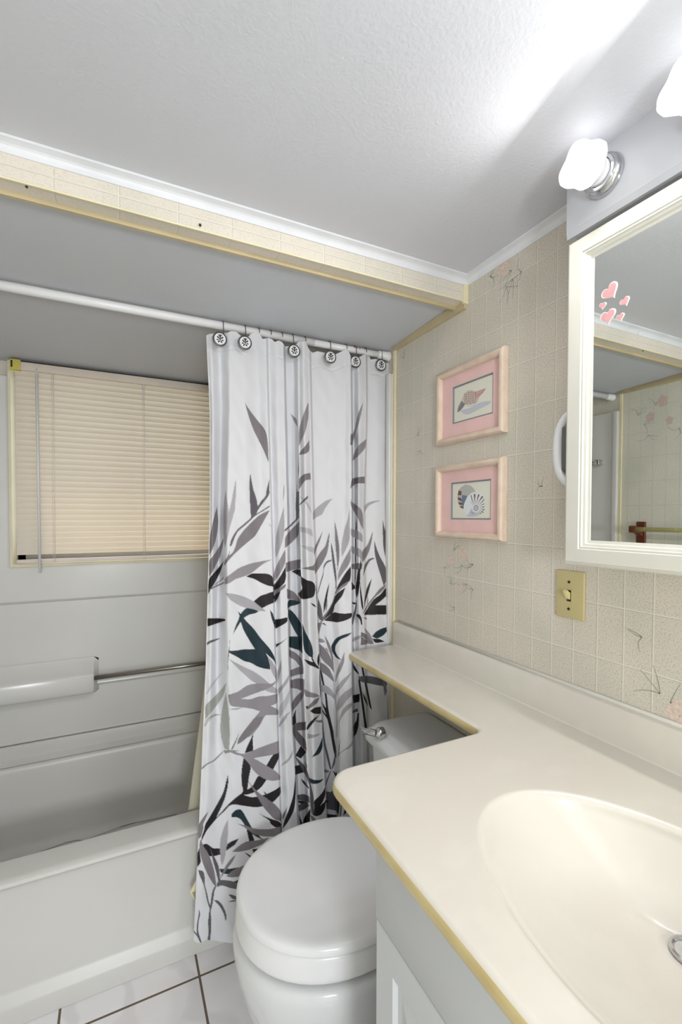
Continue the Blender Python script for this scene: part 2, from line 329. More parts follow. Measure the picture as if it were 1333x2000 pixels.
LEAVES = """
H mg 740,215 780,290 860,400 960,530 1040,620 1090,720 1110,850 1118,960 1125,1200 1095,1120 1040,980 960,830 880,670 810,480 765,320
H dg 826,1365 850,1500 885,1680 940,1850 950,1930 940,2010 830,2010 815,1700 812,1500
H lg 590,1460 600,1600 580,1900 570,2010 480,2010 530,1800 555,1640
H lg 425,1640 450,1820 480,2010 390,2010 395,1850
H dg 1135,1470 1140,1690 1110,1760 1040,1840 950,1960 990,1830 1080,1740 1090,1640
H mg 285,1905 292,2010 262,2010
T mh 742,150 745,240 725,340 680,440 680,330 700,260
T mh 625,225 670,265 672,315 650,280
T mg 748,400 750,470 720,490 682,495 690,470 720,440
T mg 755,612 758,655 720,660 682,720 680,650 710,620
T dg 683,500 680,640 675,600
T mh 1100,150 1080,260 1035,400 1020,440 1020,380 1045,330 1060,240
T mg 1018,355 1035,370 1030,430 1015,430
T mh 1122,390 1115,450 1070,500 1028,535 1040,480 1070,430
T mg 1110,635 1110,680 1050,680 1015,715 1025,650 1060,640
T dg 670,650 672,900 662,905 665,720
T lg 585,680 588,740 578,800 578,720
A mg 160,200 178,380 170,500 150,620 100,760 60,830 65,600 90,470 130,300
A mg 245,600 240,700 200,850 100,1050 60,1110 55,900 110,840 190,720
A lg 270,-10 290,100 318,260 350,130 375,-10 410,-10 400,150 370,330 330,460 300,600 265,730 250,650 245,400 250,150
A dg 590,-10 640,-10 680,110 690,190 680,290 605,350 595,200
A dg 850,0 830,60 700,230 660,300 620,350 540,430 430,520 390,600 350,710 325,715 340,640 380,560 420,500 500,430 600,350 690,200 730,130 800,60 810,0
A dg 850,180 850,200 700,290 640,330 600,370 600,355 660,300 740,250
A mg 850,240 800,330 750,420 700,510 650,590 560,660 480,730 390,810 300,910 255,970 260,900 300,850 370,790 400,720 430,610 520,490 620,390 720,300
A dg 330,760 320,840 290,880 280,890 310,820
A bk 250,900 230,980 190,1080 130,1190 80,1270 45,1340 50,1140 120,1060 190,980
A mg 250,1110 250,1130 150,1210 130,1215
A mg 258,1175 258,1195 120,1255 60,1290 60,1270 150,1220
A mh 880,885 780,930 700,990 600,1070 500,1110 400,1140 330,1190 265,1210 260,1130 350,1065 450,990 600,935 750,905
A bk 540,1105 620,1065 720,1065 830,1070 890,1110 900,1240 820,1225 740,1190 650,1140
A lg 268,1320 400,1335 520,1370 640,1430 740,1500 800,1560 700,1555 560,1525 440,1480 330,1410
A bk 640,1430 720,1360 820,1325 900,1300 905,1445 820,1480 750,1520 700,1480
A lg 1030,200 1040,400 1035,550 1000,700 960,800 930,870 915,780 925,600 970,400
A mh 1050,750 1055,900 1040,950 990,1060 930,1140 890,1190 890,1100 920,1000 980,880
A vl 795,405 860,430 870,470 830,425
A bk 1055,980 1060,1120 1040,1200 900,1310 895,1220 950,1160 1000,1080
A mg 1060,1200 1050,1250 980,1300 910,1340 900,1290 960,1260
A bk 900,1345 990,1295 960,1380 910,1450
A dg 1225,0 1230,350 1195,355 1185,200 1195,0
A dg 1230,340 1150,430 1040,525 1040,495 1110,440 1195,355
A mg 1232,390 1230,560 1150,650 1045,740 1045,600 1110,510
A mg 1250,880 1245,1000 1160,1020 1060,1050 1055,930 1120,905
A bk 1130,1040 1200,1010 1250,1015 1260,1120 1200,1080
A mg 1070,1265 1160,1300 1220,1370 1250,1450 1160,1410 1075,1390
A tl 1080,1440 1110,1405 1180,1415 1250,1450 1200,1475 1110,1495 1080,1530
B bk 120,1105 200,1155 270,1170 305,1210 310,1300 290,1370 220,1395 130,1405 80,1330 140,1270 125,1200
B dg 80,0 95,0 100,340 0,440 0,410 60,360 55,200
B vl 100,55 180,110 240,190 265,290 230,240 180,150 110,75
B dg 215,50 210,90 150,140 100,185 105,160 160,100
B lg 540,88 500,130 440,210 400,300 330,330 275,375 275,260 350,190 440,120
B vl 105,455 180,470 265,490 280,590 210,550 110,520
B vl 110,695 200,710 290,730 295,805 200,765
B mg 408,510 370,640 330,730 295,840 290,740 350,620
B mg 495,520 490,640 465,800 420,900 370,980 305,1080 300,1030 200,1015 120,1000 200,985 290,965 330,860 380,780 440,710 470,600
B mg 558,370 590,510 620,700 625,850 600,1030 590,900 570,700 562,500
B dg 508,640 540,760 560,900 580,1060 590,1240 570,1290 575,1200 550,1050 530,900 515,760
B dg 530,885 520,905 460,930 420,1000 415,1090 380,1200 350,1310 335,1330 380,1150 410,1060 415,960 460,900
B lg 755,240 760,600 735,690 700,770 655,850 645,760 655,650 690,480 730,360
B mh 770,730 770,900 720,990 660,1070 600,1160 605,1080 630,990 690,870
B bk 775,970 770,1150 700,1230 610,1280 560,1330 600,1230 640,1160 700,1060
B mg 775,1150 720,1200 620,1290 570,1340 580,1290 640,1230 730,1170
B bk 700,1250 660,1360 600,1430 560,1480 545,1570 480,1620 410,1680 400,1640 480,1540 540,1420 580,1330
B bk 545,1565 620,1585 700,1590 785,1580 785,1640 700,1680 600,1705 500,1690 420,1680
B mg 575,1300 560,1400 480,1560 380,1733 350,1733 440,1600 520,1470
B bk 495,1185 480,1270 460,1400 445,1500 415,1590 415,1480 440,1360 465,1260
B mg 460,1370 470,1470 450,1560 440,1540 455,1450
B dg 345,1390 380,1480 400,1580 410,1680 370,1680 335,1600 335,1500
B dg 310,1150 330,1300 335,1500 322,1400 315,1290
B bk 245,1450 300,1470 325,1510 280,1490
B dg 770,120 785,80 775,120
B mh 765,120 830,170 900,220 930,290 935,500 900,440 870,360 810,260 770,180
B bk 850,350 850,450 840,640 835,900 830,1240 820,1200 822,900 828,600 838,400
B lg 770,485 860,510 925,560 925,660 860,620 770,580
B lg 770,710 860,730 920,770 920,890 860,840 775,795
B mg 778,945 860,930 925,935 915,1010 860,1015 780,1005
B mg 1058,510 1045,640 1010,780 970,860 920,930 915,780 985,700 1020,620
B dg 1075,625 1100,720 1150,850 1220,970 1245,1100 1240,1160 1200,1230 1150,1060 1110,930 1080,800
B dg 1185,360 1210,480 1250,600 1262,800 1250,990 1220,860 1190,700
B dg 1085,870 1020,900 975,980 930,1110 945,960 1000,880 1060,860
B lg 1170,115 1080,145 1010,180 970,230 945,290 945,190 990,145 1070,120
B bk 1045,1130 1020,1240 990,1350 960,1440 940,1530 950,1400 975,1270 1000,1210
B mg 985,1320 1000,1430 980,1510 985,1420
B bk 1262,1150 1262,1330 1180,1410 1090,1480 1250,1480 1245,1600 1100,1605 940,1605 1000,1500 1070,1400 1160,1340 1240,1230
B mg 1240,1200 1200,1280 1080,1380 1000,1490 930,1600 930,1570 1000,1450 1080,1350 1150,1260
B bk 870,1000 895,1010 890,1200 870,1330 845,1390 830,1300 845,1150
B bk 890,1170 910,1330 930,1450 935,1560 910,1500 890,1330
B bk 905,870 905,1000 880,1100 890,950
B dg 845,1390 850,1500 830,1600 800,1733 785,1733 790,1620 825,1520
B bk 780,1175 825,1230 830,1260 785,1285
B bk 785,1435 840,1450 830,1470 790,1465
B bk 850,1600 890,1600 915,1660 920,1733 905,1733 890,1660 840,1620
C bk 38,185 180,183 265,190 272,215 180,245 90,275 38,292
C dg 210,440 150,475 75,505 30,535 28,495 90,465
C tl 432,90 470,130 480,110 535,50 620,60 705,92 660,120 580,135 510,180 560,240 650,330 710,420 780,500 850,580 910,680 935,790 900,730 820,660 800,640 835,720 850,800 855,850 780,840 690,815 600,760 520,745 430,690 330,640 300,600 360,610 430,600 530,585 655,585 600,500 540,400 500,320 470,230 450,260 400,340 368,405 400,290 445,190 455,150
C tl 850,75 890,120 910,190 915,330 900,260 870,180
C bk 910,200 990,190 1080,170 1080,230 1000,280 920,320
C tl 1088,430 1020,490 930,565 930,520 1000,495
C tl 1085,60 1130,80 1200,160 1260,260 1270,330 1275,640 1230,600 1100,560 1100,420 1215,420 1150,310 1085,170
C dg 330,450 325,600 305,730 300,920 298,700 318,560
C lg 310,710 420,770 540,830 650,880 760,960 850,1040 950,1110 940,1165 850,1150 780,1120 690,1040 600,990 500,900 400,800
C mh 305,1180 430,1145 540,1060 640,1035 780,1030 870,1040 940,990 900,1060 800,1110 690,1150 580,1190 470,1235 600,1240 700,1200 830,1195 950,1165 950,1290 860,1325 960,1370 965,1440 860,1445 790,1440 720,1580 640,1680 580,1733 455,1733 560,1590 650,1480 720,1395 620,1360 500,1345 340,1330 315,1260
C lg 320,1370 400,1350 500,1350 400,1380
C lg 820,680 870,730 940,850 940,1000 880,900 850,800
C lg 1000,720 1000,850 970,950 945,1040 940,900 975,800
C vl 250,875 180,960 100,1070 30,1180 15,1160 80,1050 160,950
C ll 285,1020 250,1180 180,1290 100,1390 10,1500 5,1320 80,1250 180,1150
C ll 225,1440 140,1450 60,1510 5,1600 0,1540 60,1460 140,1425
C ll 275,1150 310,1350 320,1500 320,1743 215,1743 200,1600 215,1450 240,1300
C lg 1110,900 1090,1010 1020,1100 960,1180 955,1100 1030,1030
C vl 1115,1100 1100,1260 1050,1370 970,1490 965,1330 1050,1230
C lg 1130,1390 1060,1470 970,1600 970,1550 1050,1440
C mg 1100,590 1200,640 1270,720 1290,830 1290,910 1200,920 1120,950 1115,860 1240,810 1180,730 1100,690
C mg 1120,990 1230,960 1300,980 1300,1130 1290,1200 1230,1290 1140,1400 1130,1290 1190,1200 1270,1130 1200,1100 1120,1090
C bk 1190,1360 1185,1480 1195,1550 1150,1580 1145,1480
C mg 1150,1580 1200,1540 1320,1530 1320,1640 1180,1640 1150,1660
D tl 195,230 230,340 290,450 320,530 330,600 325,670 270,640 220,580 205,480 200,350
D bk 320,665 350,720 375,755 400,780 410,810 350,780 270,750 215,680 300,710 330,720 305,670
D mh 220,1050 290,1090 370,1110 420,1140 350,1160 240,1150 225,1120
D bk 290,1325 350,1280 430,1270 430,1360 340,1360
D mg 415,1150 380,1230 310,1280 250,1310 245,1290 290,1240 350,1180
D bk 240,1265 265,1260 262,1290 245,1290
D bk 420,1360 340,1460 260,1560 250,1520 300,1450
D lg 340,1440 400,1440 440,1430 440,1470 400,1470
D vl 255,1610 350,1620 410,1605 340,1650
D bk 385,650 410,600 410,700 400,780 380,720
D bk 410,810 440,840 470,1000 500,1120 515,1280 540,1400 580,1560 590,1650 555,1650 545,1560 525,1450 440,1330 440,1300 490,1370 430,1200 490,1290 480,1150 450,1000 420,880
D dg 405,800 430,1000 430,1200 420,1150 405,980
D mh 400,425 450,430 480,470 440,480 400,470
D bk 480,540 500,545 530,610
D mg 405,490 470,540 530,620 570,720 590,850 540,780 470,720 415,650
D mg 472,385 530,480 575,610 590,850 575,780 550,640 500,500
D mg 415,720 480,750 540,810 580,910 590,970 520,900 450,850 415,830
D tl 815,350 760,400 660,440 610,510 600,570 630,640 685,695 620,670 570,600 550,520 610,420 700,380
D mh 720,590 715,720 680,810 640,880 605,980 610,880 640,780 680,690
D lg 810,840 770,920 700,1010 640,1090 610,1150 615,1040 670,960 750,890
D lg 420,1000 500,1010 560,1060 600,1130 610,1200 540,1130 425,1080
D lg 815,1030 810,1130 740,1200 690,1270 630,1330 625,1230 660,1150 730,1080
D lg 815,1220 810,1270 740,1330 680,1410 640,1500 660,1400 700,1300 750,1250
D lg 590,970 615,1200 630,1350 630,1650 620,1650 620,1350 600,1200
D bk 430,240 470,232 498,275 465,250
D mg 385,230 440,235 420,300 400,380 385,300
D lg 815,430 860,400 920,385 920,420 870,445 815,470
D tl 1262,280 1262,320 1200,390 1120,430 1060,400 1110,340 1180,300
D bk 1080,430 1150,430 1220,465 1100,485 1060,420
D bk 970,445 1000,440 1020,495
D mg 925,345 990,370 1050,440 1080,495 1020,495 960,410 925,400
D mh 965,290 1040,370 1085,490 1040,440 990,370
D mg 925,400 960,420 1010,495 920,510
D bk 870,120 910,130 935,180 935,260 915,200 880,150
D bk 950,165 990,170 1000,190 970,180
D bk 815,720 860,790 895,850 900,880 840,820 820,780
D bk 925,760 950,770 970,880 1010,1050 1060,1310 1030,1280 990,1080 950,900
D bk 905,880 930,1050 960,1250 1000,1540 970,1540 940,1300 910,1100 890,950
D dg 890,900 990,885 1100,900 1200,940 1250,980 1240,1020 1150,1010 1040,985 920,965
D bk 820,1130 910,1110 905,1210 830,1230
D bk 830,1650 860,1500 880,1350 900,1350 895,1500 870,1600 840,1640
D dg 820,1320 880,1290 890,1330 820,1350
D bk 940,1080 990,1180 1010,1270 960,1180
D mg 1190,940 1230,980 1250,1080 1220,1140 1200,1020
E vl 240,0 200,50 130,110 115,130 130,80 190,20
E ll 350,0 455,0 460,300 450,430 395,420 380,380 345,250 335,120
E dg 590,190 540,330 495,430 475,430 530,320
E mg 905,0 850,100 760,190 690,270 600,340 555,360 570,290 640,190 720,90 790,0
E bk 768,210 758,300 765,440 655,475 680,400 730,300
E bk 640,535 680,570 740,650 710,780 690,950 720,930 760,900 820,780 850,765 940,820 870,920 790,980 700,1010 640,1015 740,1050 820,1040 920,1015 1040,960 1120,905 1130,1000 1030,1110 920,1160 800,1180 650,1160 530,1140 460,1150 400,1220 290,1320 200,1430 160,1480 110,1580 90,1630 95,1560 125,1480 140,1400 220,1270 300,1130 380,980 440,740 440,880 400,1060 340,1200 285,1310 370,1220 450,1130 540,1050 640,980 610,850 615,680
E bk 935,640 1010,510 1100,420 1105,530 1070,600 1020,695 980,670
E mh 400,430 340,500 260,580 170,620 95,690 90,660 160,605 240,570 310,500 380,440
E mh 380,440 430,430 500,435 600,435 530,455 600,480 660,480 740,450 850,400 950,365 1100,310 1100,470 1000,500 870,520 770,540 830,570 930,630 1050,700 1120,770 1115,820 1020,835 930,820 830,760 760,690 720,620 620,510 530,490 470,460 400,480
E mg 690,810 750,900 850,1000 940,1060 1040,1130 1110,1200 1140,1280 1130,1360 1050,1340 980,1270 900,1180 830,1060 770,960
E bk 900,965 945,1005 920,1010
E lg 1095,100 1180,0 1210,0 1160,70 1100,140
E lg 1285,430 1270,520 1220,590 1150,630 1125,645 1160,590 1220,550
E bk 690,1460 740,1490 780,1600 715,1610
E tl 600,1200 640,1250 690,1340 740,1430 780,1480 880,1590 760,1530 690,1480 650,1400 600,1330 550,1305 480,1305 480,1270 530,1215
E bk 830,1245 900,1290 1000,1330 1100,1360 1140,1400 1120,1440 1050,1440 990,1390 980,1350 900,1300
E mg 1215,1165 1190,1260 1150,1350 1145,1280
E mg 555,1390 650,1410 760,1450 880,1470 1000,1460 1140,1420 1140,1510 1050,1560 900,1560 780,1530 700,1480 630,1420
E mg 180,1230 150,1320 110,1400 120,1440 90,1560 55,1590 40,1500 55,1400 120,1300
F bk 260,0 320,0 320,110 265,140
F dh 270,150 350,100 480,80 480,215 340,225 410,300 480,380 495,560 400,470 330,390 270,280
F bk 400,470 490,575 400,680 310,630
F bk 305,800 380,780 450,900 310,945
F dg 300,630 390,720 470,800 530,950 570,1130 610,1300 615,1500 580,1600 550,1400 545,1130 500,1000 440,890 350,740
F bk 460,720 500,790 500,860
F bk 395,1005 460,1050 530,1150 540,1180 450,1100
F dg 340,1270 450,1255 540,1290 545,1400 440,1370 350,1350
F bk 350,1360 440,1370 540,1410 440,1420 360,1400
F dg 360,1430 470,1390 550,1440 450,1510 370,1540
F bk 430,1740 450,1650 510,1560 560,1490 545,1740
F bk 310,950 320,1200 300,1500 200,1700 100,1830 130,1690 210,1500 280,1280
F bk 365,1580 430,1740 390,1760
F bk 640,0 600,70 550,150 500,215 490,180 540,100
F mg 610,60 700,60 745,45 750,95 680,90
F lg 510,270 600,295 730,270 660,320 580,350 505,355
F tl 755,320 755,510 700,610 575,660 640,580 700,470
F dg 745,0 770,200 800,430 850,620 900,860 870,850 820,660 770,450 755,300
F bk 820,0 870,0 880,150 940,340 980,560 980,680 940,600 900,380 870,200
F dg 960,520 970,640 960,750 910,860 900,830 940,680
F dg 900,870 870,950 820,1090 790,1170 810,1050 870,900
F mg 785,850 860,875 860,905 785,910
F bk 900,870 960,900 1000,1000 980,1000 930,900
F tl 530,990 620,1030 700,1030 775,1005 720,1070 640,1095 560,1085
F bk 800,1130 800,1280 750,1400 700,1460 790,1380 805,1340 800,1480 740,1590 640,1625 590,1590 620,1480 610,1370 690,1300 760,1220
F mg 550,1600 620,1630 660,1690 590,1733
F bk 980,880 1000,1000 1020,1100 1030,1500 1000,1610 970,1500 970,1200 980,1100 940,1040
F dg 810,1210 950,1240 1000,1340 990,1530 820,1500
F bk 800,1350 870,1380 805,1400
F bk 825,1580 990,1600 990,1640 830,1650
F bk 880,1220 1000,1190 1000,1260
F bk 1330,20 1330,200 1260,310 1250,150
F lg 1250,380 1245,460 1180,520 1100,550 1010,630 990,700 1000,620 1090,540 1190,470
F mg 1060,320 1040,400 1020,640 1005,640 1020,450
F dg 1100,1330 1070,1420 1060,1600 1040,1620 1045,1420
F bk 1160,1390 1210,1460 1150,1550 1090,1610 1110,1510
G bk 205,380 260,365 320,410 360,440 460,440 470,530 400,550 300,560 240,500
G bk 745,290 690,380 620,430 560,470 565,375 640,330
G lg 585,0 580,250 560,430 530,600 490,700 470,620 460,450 465,300 520,120
G mg 170,300 220,420 280,500 330,620 380,800 410,1010 370,990 290,860 200,660 160,500 150,400
G bk 150,430 165,560 175,650 120,720 115,530
G dg 260,240 300,390 340,500 390,590 440,700 460,820 465,920 435,930 400,780 350,600 310,430
G tl 455,745 570,750 740,725 700,800 560,830 470,800
G mg 700,530 650,640 560,760 470,890 480,840 540,710 620,600
G mg 860,680 780,710 660,760 550,860 640,875 770,860 850,800
G bk 670,940 760,900 750,960
G dg 460,910 600,920 750,960 750,1060 600,1030 490,990 420,1020 410,960
G dg 410,1000 375,1080 365,1180 345,1290 320,1380 330,1500 330,1650 310,1840 270,1840 290,1700 280,1550 300,1380 310,1330 330,1180 345,1080 380,1010
G dg 135,765 200,770 230,830 230,980 265,1100 290,1230 325,1330 300,1330 265,1220 240,1080 210,970 150,830
G dg 145,1350 165,1430 140,1530 130,1680 190,1860 160,1850 120,1760 50,1680 60,1660 110,1720 110,1600 140,1440
G dg 370,1215 430,1215 500,1290 550,1400 558,1500 545,1535 520,1420 460,1310
G dg 590,1140 620,1125 740,1170 740,1215 660,1205
G bk 580,1248 650,1215 730,1225
G bk 820,495 880,520 940,560 920,580
G bk 860,150 930,190 980,320 900,330
G bk 940,230 1060,280 1120,300 1090,305
G bk 945,450 1040,440 965,510
G mg 640,490 760,390 860,330 1020,320 1210,270 1100,380 900,460 760,490
G mg 720,65 850,100 1000,150 1231,150 1231,260 1060,250 940,200 850,130
"""
# ------------------------------------------------------------------ the room
XL, YB, YF = -1.50, 2.10, -0.80
def structure(o, label=None): o['kind'] = 'structure'; return o
structure(MB().box((XL-0.1, YF-0.1, -0.05), (0.1, YB+0.1, 0)).build('floor', M['floor']))
structure(MB().box((XL-0.1, YF-0.1, 1.99), (0.1, 1.06, 2.05)).build('ceiling', M['ceiling']))
# lower ceiling over the tub, sloping down to the window wall
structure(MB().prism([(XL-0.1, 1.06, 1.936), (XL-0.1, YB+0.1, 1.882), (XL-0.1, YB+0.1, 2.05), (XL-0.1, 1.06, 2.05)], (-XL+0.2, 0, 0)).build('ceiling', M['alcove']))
wr = MB().box((0, YF-0.1, 0), (0.1, YB+0.1, 2.0))
# printed blossoms and sprigs of the wallpaper, a film on the wall itself
def blossom(mb, x, y, z, s, seed, d=-1):
    rr = random.Random(seed); e = 0.00025
    for k in range(5):
        a = k*1.257+rr.random()*0.4; c = (y+math.cos(a)*s*0.55, z+math.sin(a)*s*0.55); pts = []
        for j in range(10):
            t = j*2*math.pi/10; r = s*(0.42+0.1*rr.random()); pts.append((x+d*e, c[0]+math.cos(t)*r, c[1]+math.sin(t)*r*1.15))
        mb.poly(pts, 1); e += 0.00002
def sprig(mb, x, y, z, s, ang, seed, d=-1):
    rr = random.Random(seed); e = 0.0002
    for k in range(3):
        a = ang+(k-1)*0.7; p = []; b = rr.uniform(-1.2, 1.2); n = 7
        for j in range(n):
            t = j/(n-1); aa = a+b*t; p.append((y+math.cos(aa)*s*t, z+math.sin(aa)*s*t))
        for j in range(n-1):
            (ya, za), (yb, zb) = p[j], p[j+1]; L = math.hypot(yb-ya, zb-za)+1e-9; w = 0.0009*(1-j/n*0.6); ny, nz = -(zb-za)/L*w, (yb-ya)/L*w
            mb.poly([(x+d*e, ya+ny, za+nz), (x+d*e, yb+ny, zb+nz), (x+d*e, yb-ny, zb-nz), (x+d*e, ya-ny, za-nz)], 2)
def motif(mb, px, py, k, big=True):
    p = at(px, py, 0, 0.0)
    if big: blossom(mb, 0, p.y, p.z, 0.02, k)
    return p
for k, (px, py, s) in enumerate([(903, 1083, 0.021), (880, 1093, 0.016), (862, 1058, 0.014), (985, 523, 0.022), (1328, 1398, 0.026), (901, 1146, 0.009), (815, 980, 0.01)]):
    p = at(px, py, 0, 0.0); blossom(wr, 0, p.y, p.z, s, k)
for k, (px, py, s, a) in enumerate([(887, 1075, 0.03, 2), (903, 1103, 0.04, -1.6), (925, 1102, 0.035, -0.5), (925, 1152, 0.03, 0), (880, 1140, 0.03, 2.5), (888, 1185, 0.03, -1.2), (912, 1140, 0.04, -0.9), (868, 1108, 0.03, 3.6),
        (958, 540, 0.04, 3.4), (1000, 528, 0.045, -0.2), (1003, 545, 0.05, -1.0), (1020, 530, 0.04, -0.3), (990, 560, 0.045, -2), (818, 850, 0.03, 1), (822, 880, 0.025, -1), (1060, 950, 0.02, 0.5), (1290, 1355, 0.05, 0.8), (1310, 1372, 0.04, 2.6), (1255, 1245, 0.03, 0), (790, 700, 0.03, 1)]):
    p = at(px, py, 0, 0.0); sprig(wr, 0, p.y, p.z, s, a, k)
structure(wr.build('wall_right', [M['paper'], M['petal'], M['sprig']]))
wl = MB().box((XL-0.1, YF-0.1, 0), (XL, YB+0.1, 2.0))
for k, (y, z, s) in enumerate([(1.22, 1.83, .024), (1.27, 1.77, .022), (1.19, 1.74, .018), (1.08, 1.80, .024), (1.05, 1.86, .02), (1.12, 1.74, .014)]): blossom(wl, XL, y, z, s, 40+k, 1)
for k, (y, z, a) in enumerate([(1.25, 1.82, 2), (1.3, 1.74, 3), (1.15, 1.70, -1.5), (1.1, 1.78, 1), (1.02, 1.82, -0.5), (1.28, 1.69, -2), (1.33, 1.79, 2.5), (0.85, 1.35, 1)]): sprig(wl, XL, y, z, 0.05, a, 60+k, 1)
structure(wl.build('wall_left', [M['paper_left'], M['petal'], M['sprig']]))
WX0, WX1, WZ0, WZ1 = -1.251, -0.30, 1.13, 1.872
wb = MB()
wb.box((XL-0.1, YB, 0), (WX0, YB+0.12, 2.0)).box((WX1, YB, 0), (0.1, YB+0.12, 2.0)).box((WX0, YB, 0), (WX1, YB+0.12, WZ0)).box((WX0, YB, WZ1), (WX1, YB+0.12, 2.0))
structure(wb.build('wall_back', M['paper_x']))
wf = MB(); wf.box((XL-0.1, YF-0.1, 0), (-1.32, YF, 2.0)).box((-0.58, YF-0.1, 0), (0.1, YF, 2.0)).box((-1.32, YF-0.1, 1.93), (-0.58, YF, 2.0))
structure(wf.build('wall_front', M['paper_x']))
# boxed beam dividing the two ceilings: papered face, tan corner mouldings, papered underside
structure(MB().box((XL, 1.032, 1.925), (0, 1.074, 1.992)).build('trim_1', M['paper_x']))
t = MB(); t.box((XL, 1.0305, 1.9225), (-0.0, 1.0355, 1.9262), 0.0008)
structure(t.build('trim_2', M['cream_trim']))
structure(MB().box((XL, 1.070, 1.916), (-0.0, 1.080, 1.938), 0.001).build('trim_3', M['tan_trim']))
t = MB(); t.box((-0.016, 1.0285, 1.9175), (-0.0, 1.036, 1.972)); structure(t.build('trim_4', M['cream_trim']))
for k, (x, y) in enumerate([(-0.0, 0)]): pass
# nail heads in the beam
nh = MB()
for px, py, r in [(391, 440, 0.0028), (52, 368, 0.0022)]:
    p = at(px, py, 1, 1.031) if px == 391 else at(px, py, 2, 1.921)
    nh.lathe([(-0.0015, 0.0005), (-0.0015, r), (0.001, r)], (p.x, 1.0305, p.z) if px == 391 else (p.x, p.y, 1.924), 'y' if px == 391 else 'z', 10)
structure(nh.build('trim_5', M['screw']))
# cove moulding at the main ceiling: along the beam and along both side walls
def cove(name, path_pts, inward, m):
    "path (x,y) corners; profile from wall (drop 0.022) to ceiling (out 0.02)"
    prof = [(0, 0), (0, -0.0225), (0.003, -0.0225), (0.0035, -0.019)]+[(0.0035+0.0135*(1-math.cos(a)), -0.019+0.0125*math.sin(a)) for a in (0.35, 0.7, 1.05, 1.4)]+[(0.0185, -0.0055), (0.021, -0.005), (0.021, 0)]
    rings = []
    for i, (x, y) in enumerate(path_pts):
        dx, dy = inward[i]; rings.append([(x+dx*o, y+dy*o, 1.9905+z) for o, z in prof])
    return structure(MB().loft(rings, smooth=False).build(name, m))
cove('trim_6', [(XL, YF), (XL, 1.032), (0, 1.032), (0, YF)], [(1, 0), (1, -1), (-1, -1), (-1, 0)], M['white_trim'])
# tan strips where the wall meets the sloping ceiling, cream strips in front of the tub recess
for x0, x1, n_ in ((-0.010, 0.0, 'trim_7'), (XL, XL+0.010, 'trim_8')):
    structure(MB().prism([(x0, 1.034, 1.905), (x0, 1.41, 1.904), (x0, 1.41, 1.9185), (x0, 1.034, 1.936)], (x1-x0, 0, 0)).build(n_, M['tan_trim']))
structure(MB().box((-0.008, 1.398, 0), (0, 1.412, 1.913), 0.0015).build('trim_9', M['cream_trim']))
structure(MB().box((XL, 1.398, 0), (XL+0.008, 1.412, 1.913), 0.0015).build('trim_10', M['cream_trim']))
for i, (x0, x1) in enumerate(((-1.36, -1.32), (-0.58, -0.54))):
    structure(MB().box((x0, YF, 0), (x1, YF+0.015, 1.97), 0.002).build('trim_%d' % (11+i), M['white_trim']))
structure(MB().box((-1.36, YF, 1.93), (-0.54, YF+0.015, 1.972), 0.002).build('trim_13', M['white_trim']))

# window in the tub wall
w = root('window_1', ((WX0+WX1)/2, YB, WZ0), None, None); w['kind'] = 'structure'
f = MB()
for a, b in (((WX0-0.009, 2.066, WZ0-0.012), (WX0+0.001, YB+0.1, 1.885)), ((WX1-0.001, 2.066, WZ0-0.012), (WX1+0.012, YB+0.1, 1.885)), ((WX0+0.0005, 2.067, WZ0-0.012), (WX1-0.0005, YB+0.1, WZ0+0.001))): f.box(a, b, 0.0015)
f.build('window_frame', M['yellow_trim'], w)
MB().box((WX0+0.002, 2.0725, 1.868), (WX1-0.002, 2.0790, 1.8875)).build('head_gasket', M['gasket'], w)  # dark strip painted in for the shaded gap above the headrail
f = MB(); yy = 2.165
for a, b in (((WX0, yy, WZ0), (WX0+0.03, yy+0.03, WZ1)), ((WX1-0.03, yy, WZ0), (WX1, yy+0.03, WZ1)), ((WX0, yy, WZ0), (WX1, yy+0.03, WZ0+0.03)), ((WX0, yy, WZ1-0.03), (WX1, yy+0.03, WZ1))): f.box(a, b, 0.003)
f.build('window_sash', M['grey'], w)
q = MB(); q.poly([(WX0+0.02, yy+0.014, WZ0+0.02), (WX1-0.02, yy+0.014, WZ0+0.02), (WX1-0.02, yy+0.014, WZ1-0.02), (WX0+0.02, yy+0.014, WZ1-0.02)]); q.build('window_pane', M['glass'], w)
# outside, unseen: overhang and side wall added to shade parts of the blind
structure(MB().box((XL-0.5, YB+0.12, 1.93), (0.5, YB+0.55, 2.0)).build('trim_14', M['white_trim']))  # unseen overhang added to shade the blind, not a trim
structure(MB().box((-1.75, YB+0.12, 0), (-1.62, YB+0.75, 2.0)).build('wall_outside', M['white_trim']))

# ------------------------------------------------------------------ tub and surround
sr = root('tub_surround', (-0.75, 2.08, 0.44), 'white moulded shower surround lining the three walls above the bathtub', 'shower surround')
s_ = MB(); YP = 2.08
